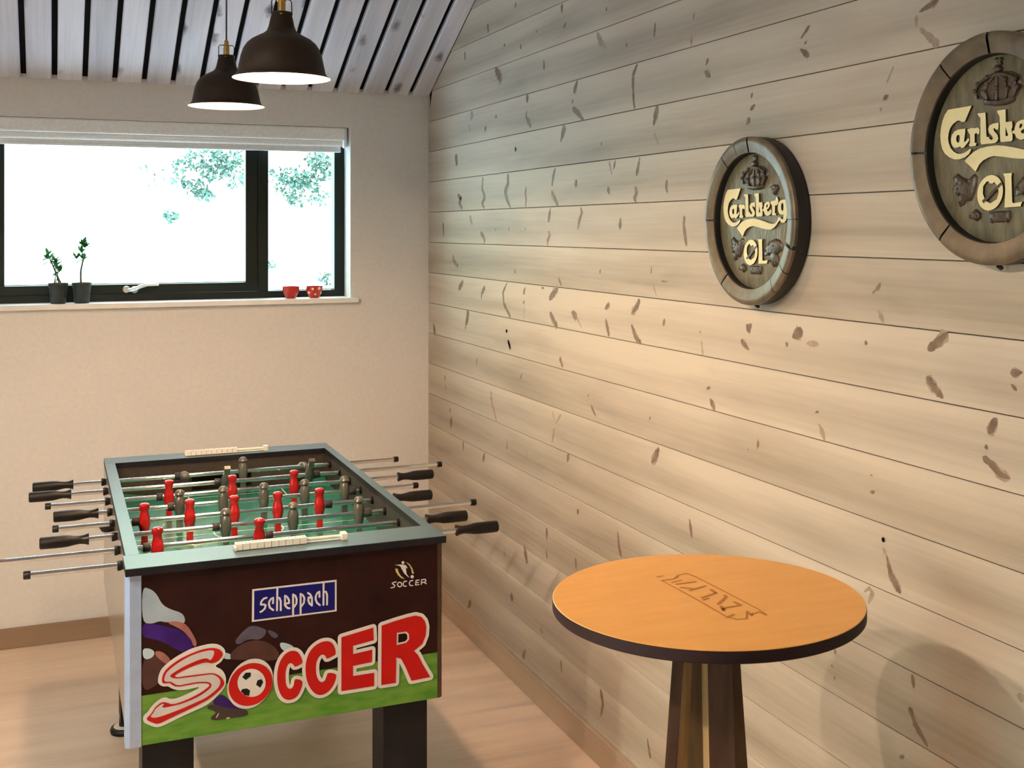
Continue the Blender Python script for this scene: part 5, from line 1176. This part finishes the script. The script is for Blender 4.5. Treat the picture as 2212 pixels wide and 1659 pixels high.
def barrel(cy, cz, label):
    t = thing('barrel_sign', (0.0, cy, cz), label, 'sign', 'barrel end signs on the pine wall')
    o = (0.0, cy, cz)
    MB().lathe([(BR - 0.004, 0.0), (BR, -0.006), (BR + 0.0005, -0.036), (BR - 0.0025, BFX + 0.0025), (BR - 0.012, BFX + 0.003)], o, 'x', 120).build('barrel_side', 'barrel_side', t, smooth=40)
    # stave heads: a ring of 20 blocks with chamfered outer edges
    mb = MB()
    rr_ = random.Random(2)
    NS = 20
    lip = 0.1625
    for k in range(NS):
        a0 = 2 * PI * (k + rr_.uniform(-.08, .08)) / NS + 0.0022
        a1 = 2 * PI * (k + 1 + rr_.uniform(-.08, .08)) / NS - 0.0022
        dx = rr_.uniform(-0.0005, 0.0005)
        prof = [(BR + 0.0006, BFX + 0.010), (BR + 0.0004, BFX + 0.0030 + dx), (BR - 0.0045, BFX + dx), (BR - 0.012, BFX - 0.0004 + dx), (lip + 0.010, BFX + 0.003 + dx), (lip, BFX + 0.0055 + dx), (lip - 0.0005, BFX + 0.008)]
        n = 7
        for (r0, h0), (r1, h1) in zip(prof, prof[1:]):
            for j in range(n):
                b0, b1 = a0 + (a1 - a0) * j / n, a0 + (a1 - a0) * (j + 1) / n
                mb.face([(h0, cy + r0 * math.cos(b0), cz + r0 * math.sin(b0)), (h0, cy + r0 * math.cos(b1), cz + r0 * math.sin(b1)),
                         (h1, cy + r1 * math.cos(b1), cz + r1 * math.sin(b1)), (h1, cy + r1 * math.cos(b0), cz + r1 * math.sin(b0))], 0)
        # joint floor behind the gaps
    mb.lathe([(BR - 0.001, BFX + 0.0045), (lip + 0.001, BFX + 0.0085), (lip - 0.0008, BFX + 0.0095), (0.1605, -0.022)], o, 'x', 96, 1)
    mb.build('stave_ring', ['barrel_rim', 'barrel_side'], t, smooth=40, recalc=True)
    MB().lathe([(0.1610, -0.0215), (0.1580, -0.0225), (0.10, -0.0228), (0.05, -0.0229), (0.0, -0.0229)], o, 'x', 96).build('panel', 'barrel_panel', t)
    bf = lambda a, b, d: (d, cy - a, cz + b)
    mb = MB()
    for outer, holes in WORD:
        mb.prism(outer, bf, -0.0215, -0.0275, 0, holes, ms=1)
    w = mb.build('name_lettering', ['barrel_letter', 'barrel_relief'], t, smooth=0, recalc=False)
    w['label'] = 'raised cream name with a wavy underline'
    mb = MB()
    for outer, holes in OL:
        mb.prism(outer, bf, -0.0215, -0.0272, 0, holes, ms=1)
    mb.prism(SLASH, bf, -0.0215, -0.0278, 2)
    w = mb.build('beer_lettering', ['barrel_letter', 'barrel_relief', 'barrel_relief'], t, smooth=0, recalc=False)
    w['label'] = 'two raised cream letters, the first crossed by a slash'

    def mound(mb, poly, h, m=0, steps=3):
        """A soft relief: the outline shrinks towards its middle as it rises."""
        cx = sum(p[0] for p in poly) / len(poly)
        cz_ = sum(p[1] for p in poly) / len(poly)
        prev = None
        for s in range(steps + 1):
            f = 1 - 0.42 * (s / steps) ** 1.6
            d = -0.0222 - h * math.sin(PI / 2 * s / steps)
            loop = [(cx + (p[0] - cx) * f, cz_ + (p[1] - cz_) * f) for p in poly]
            if prev:
                for i in range(len(poly)):
                    j = (i + 1) % len(poly)
                    mb.face([bf(*prev[0][i], prev[1]), bf(*prev[0][j], prev[1]), bf(*loop[j], d), bf(*loop[i], d)], m)
            prev = (loop, d)
        mb.flat(prev[0], bf, prev[1], m)

    mb = MB()
    mound(mb, CROWN['body'], 0.006)
    mound(mb, CROWN['band'], 0.010)
    mound(mb, CROWN['orb'], 0.008)
    mound(mb, CROWN['cross'], 0.006)
    for a in ARCHES:
        mb.tube([bf(p[0], p[1], -0.0285) for p in a], 0.0030, 8)
        for p in a[1:-1]:
            mb.lathe([(0.0, -0.0045), (0.0032, -0.0032), (0.0045, 0.0)], bf(p[0], p[1], -0.0300), 'x', 10)
    w = mb.build('crown_relief', 'barrel_relief', t, smooth=50)
    w['label'] = 'dark moulded crown'
    rl = random.Random(4)
    for p, nme in zip(LIONS + [HOP], ('lion_relief', 'scroll_relief', 'scroll_relief', 'lion_relief', 'hop_relief')):
        mb = MB()
        mound(mb, p, 0.0055)
        cx, cz_ = sum(q[0] for q in p) / len(p), sum(q[1] for q in p) / len(p)
        for q in p[::2]:
            f = rl.uniform(0.35, 0.8)
            mb.lathe([(0.0, -0.0050), (0.0030, -0.0034), (0.0044, 0.0)], bf(cx + (q[0] - cx) * f, cz_ + (q[1] - cz_) * f, -0.0245), 'x', 9)
        mb.build(nme, 'barrel_relief', t, smooth=50)
    MB().tube([(-0.020, cy, cz - BR - 0.001), (-0.012, cy, cz - BR - 0.006)], 0.004, 8).build('peg', 'barrel_side', t)
    return t


b1_ = barrel(-2.748, 1.6697, 'barrel end beer sign shown whole, nearer the window corner and lower')
b2_ = copy_tree(b1_)
b2_.location = (0.0, -3.5375, 1.7919)
b2_.scale = (1.031, 1.031, 1.031)
b2_['label'] = 'barrel end beer sign cut off by the picture edge, higher on the wall'
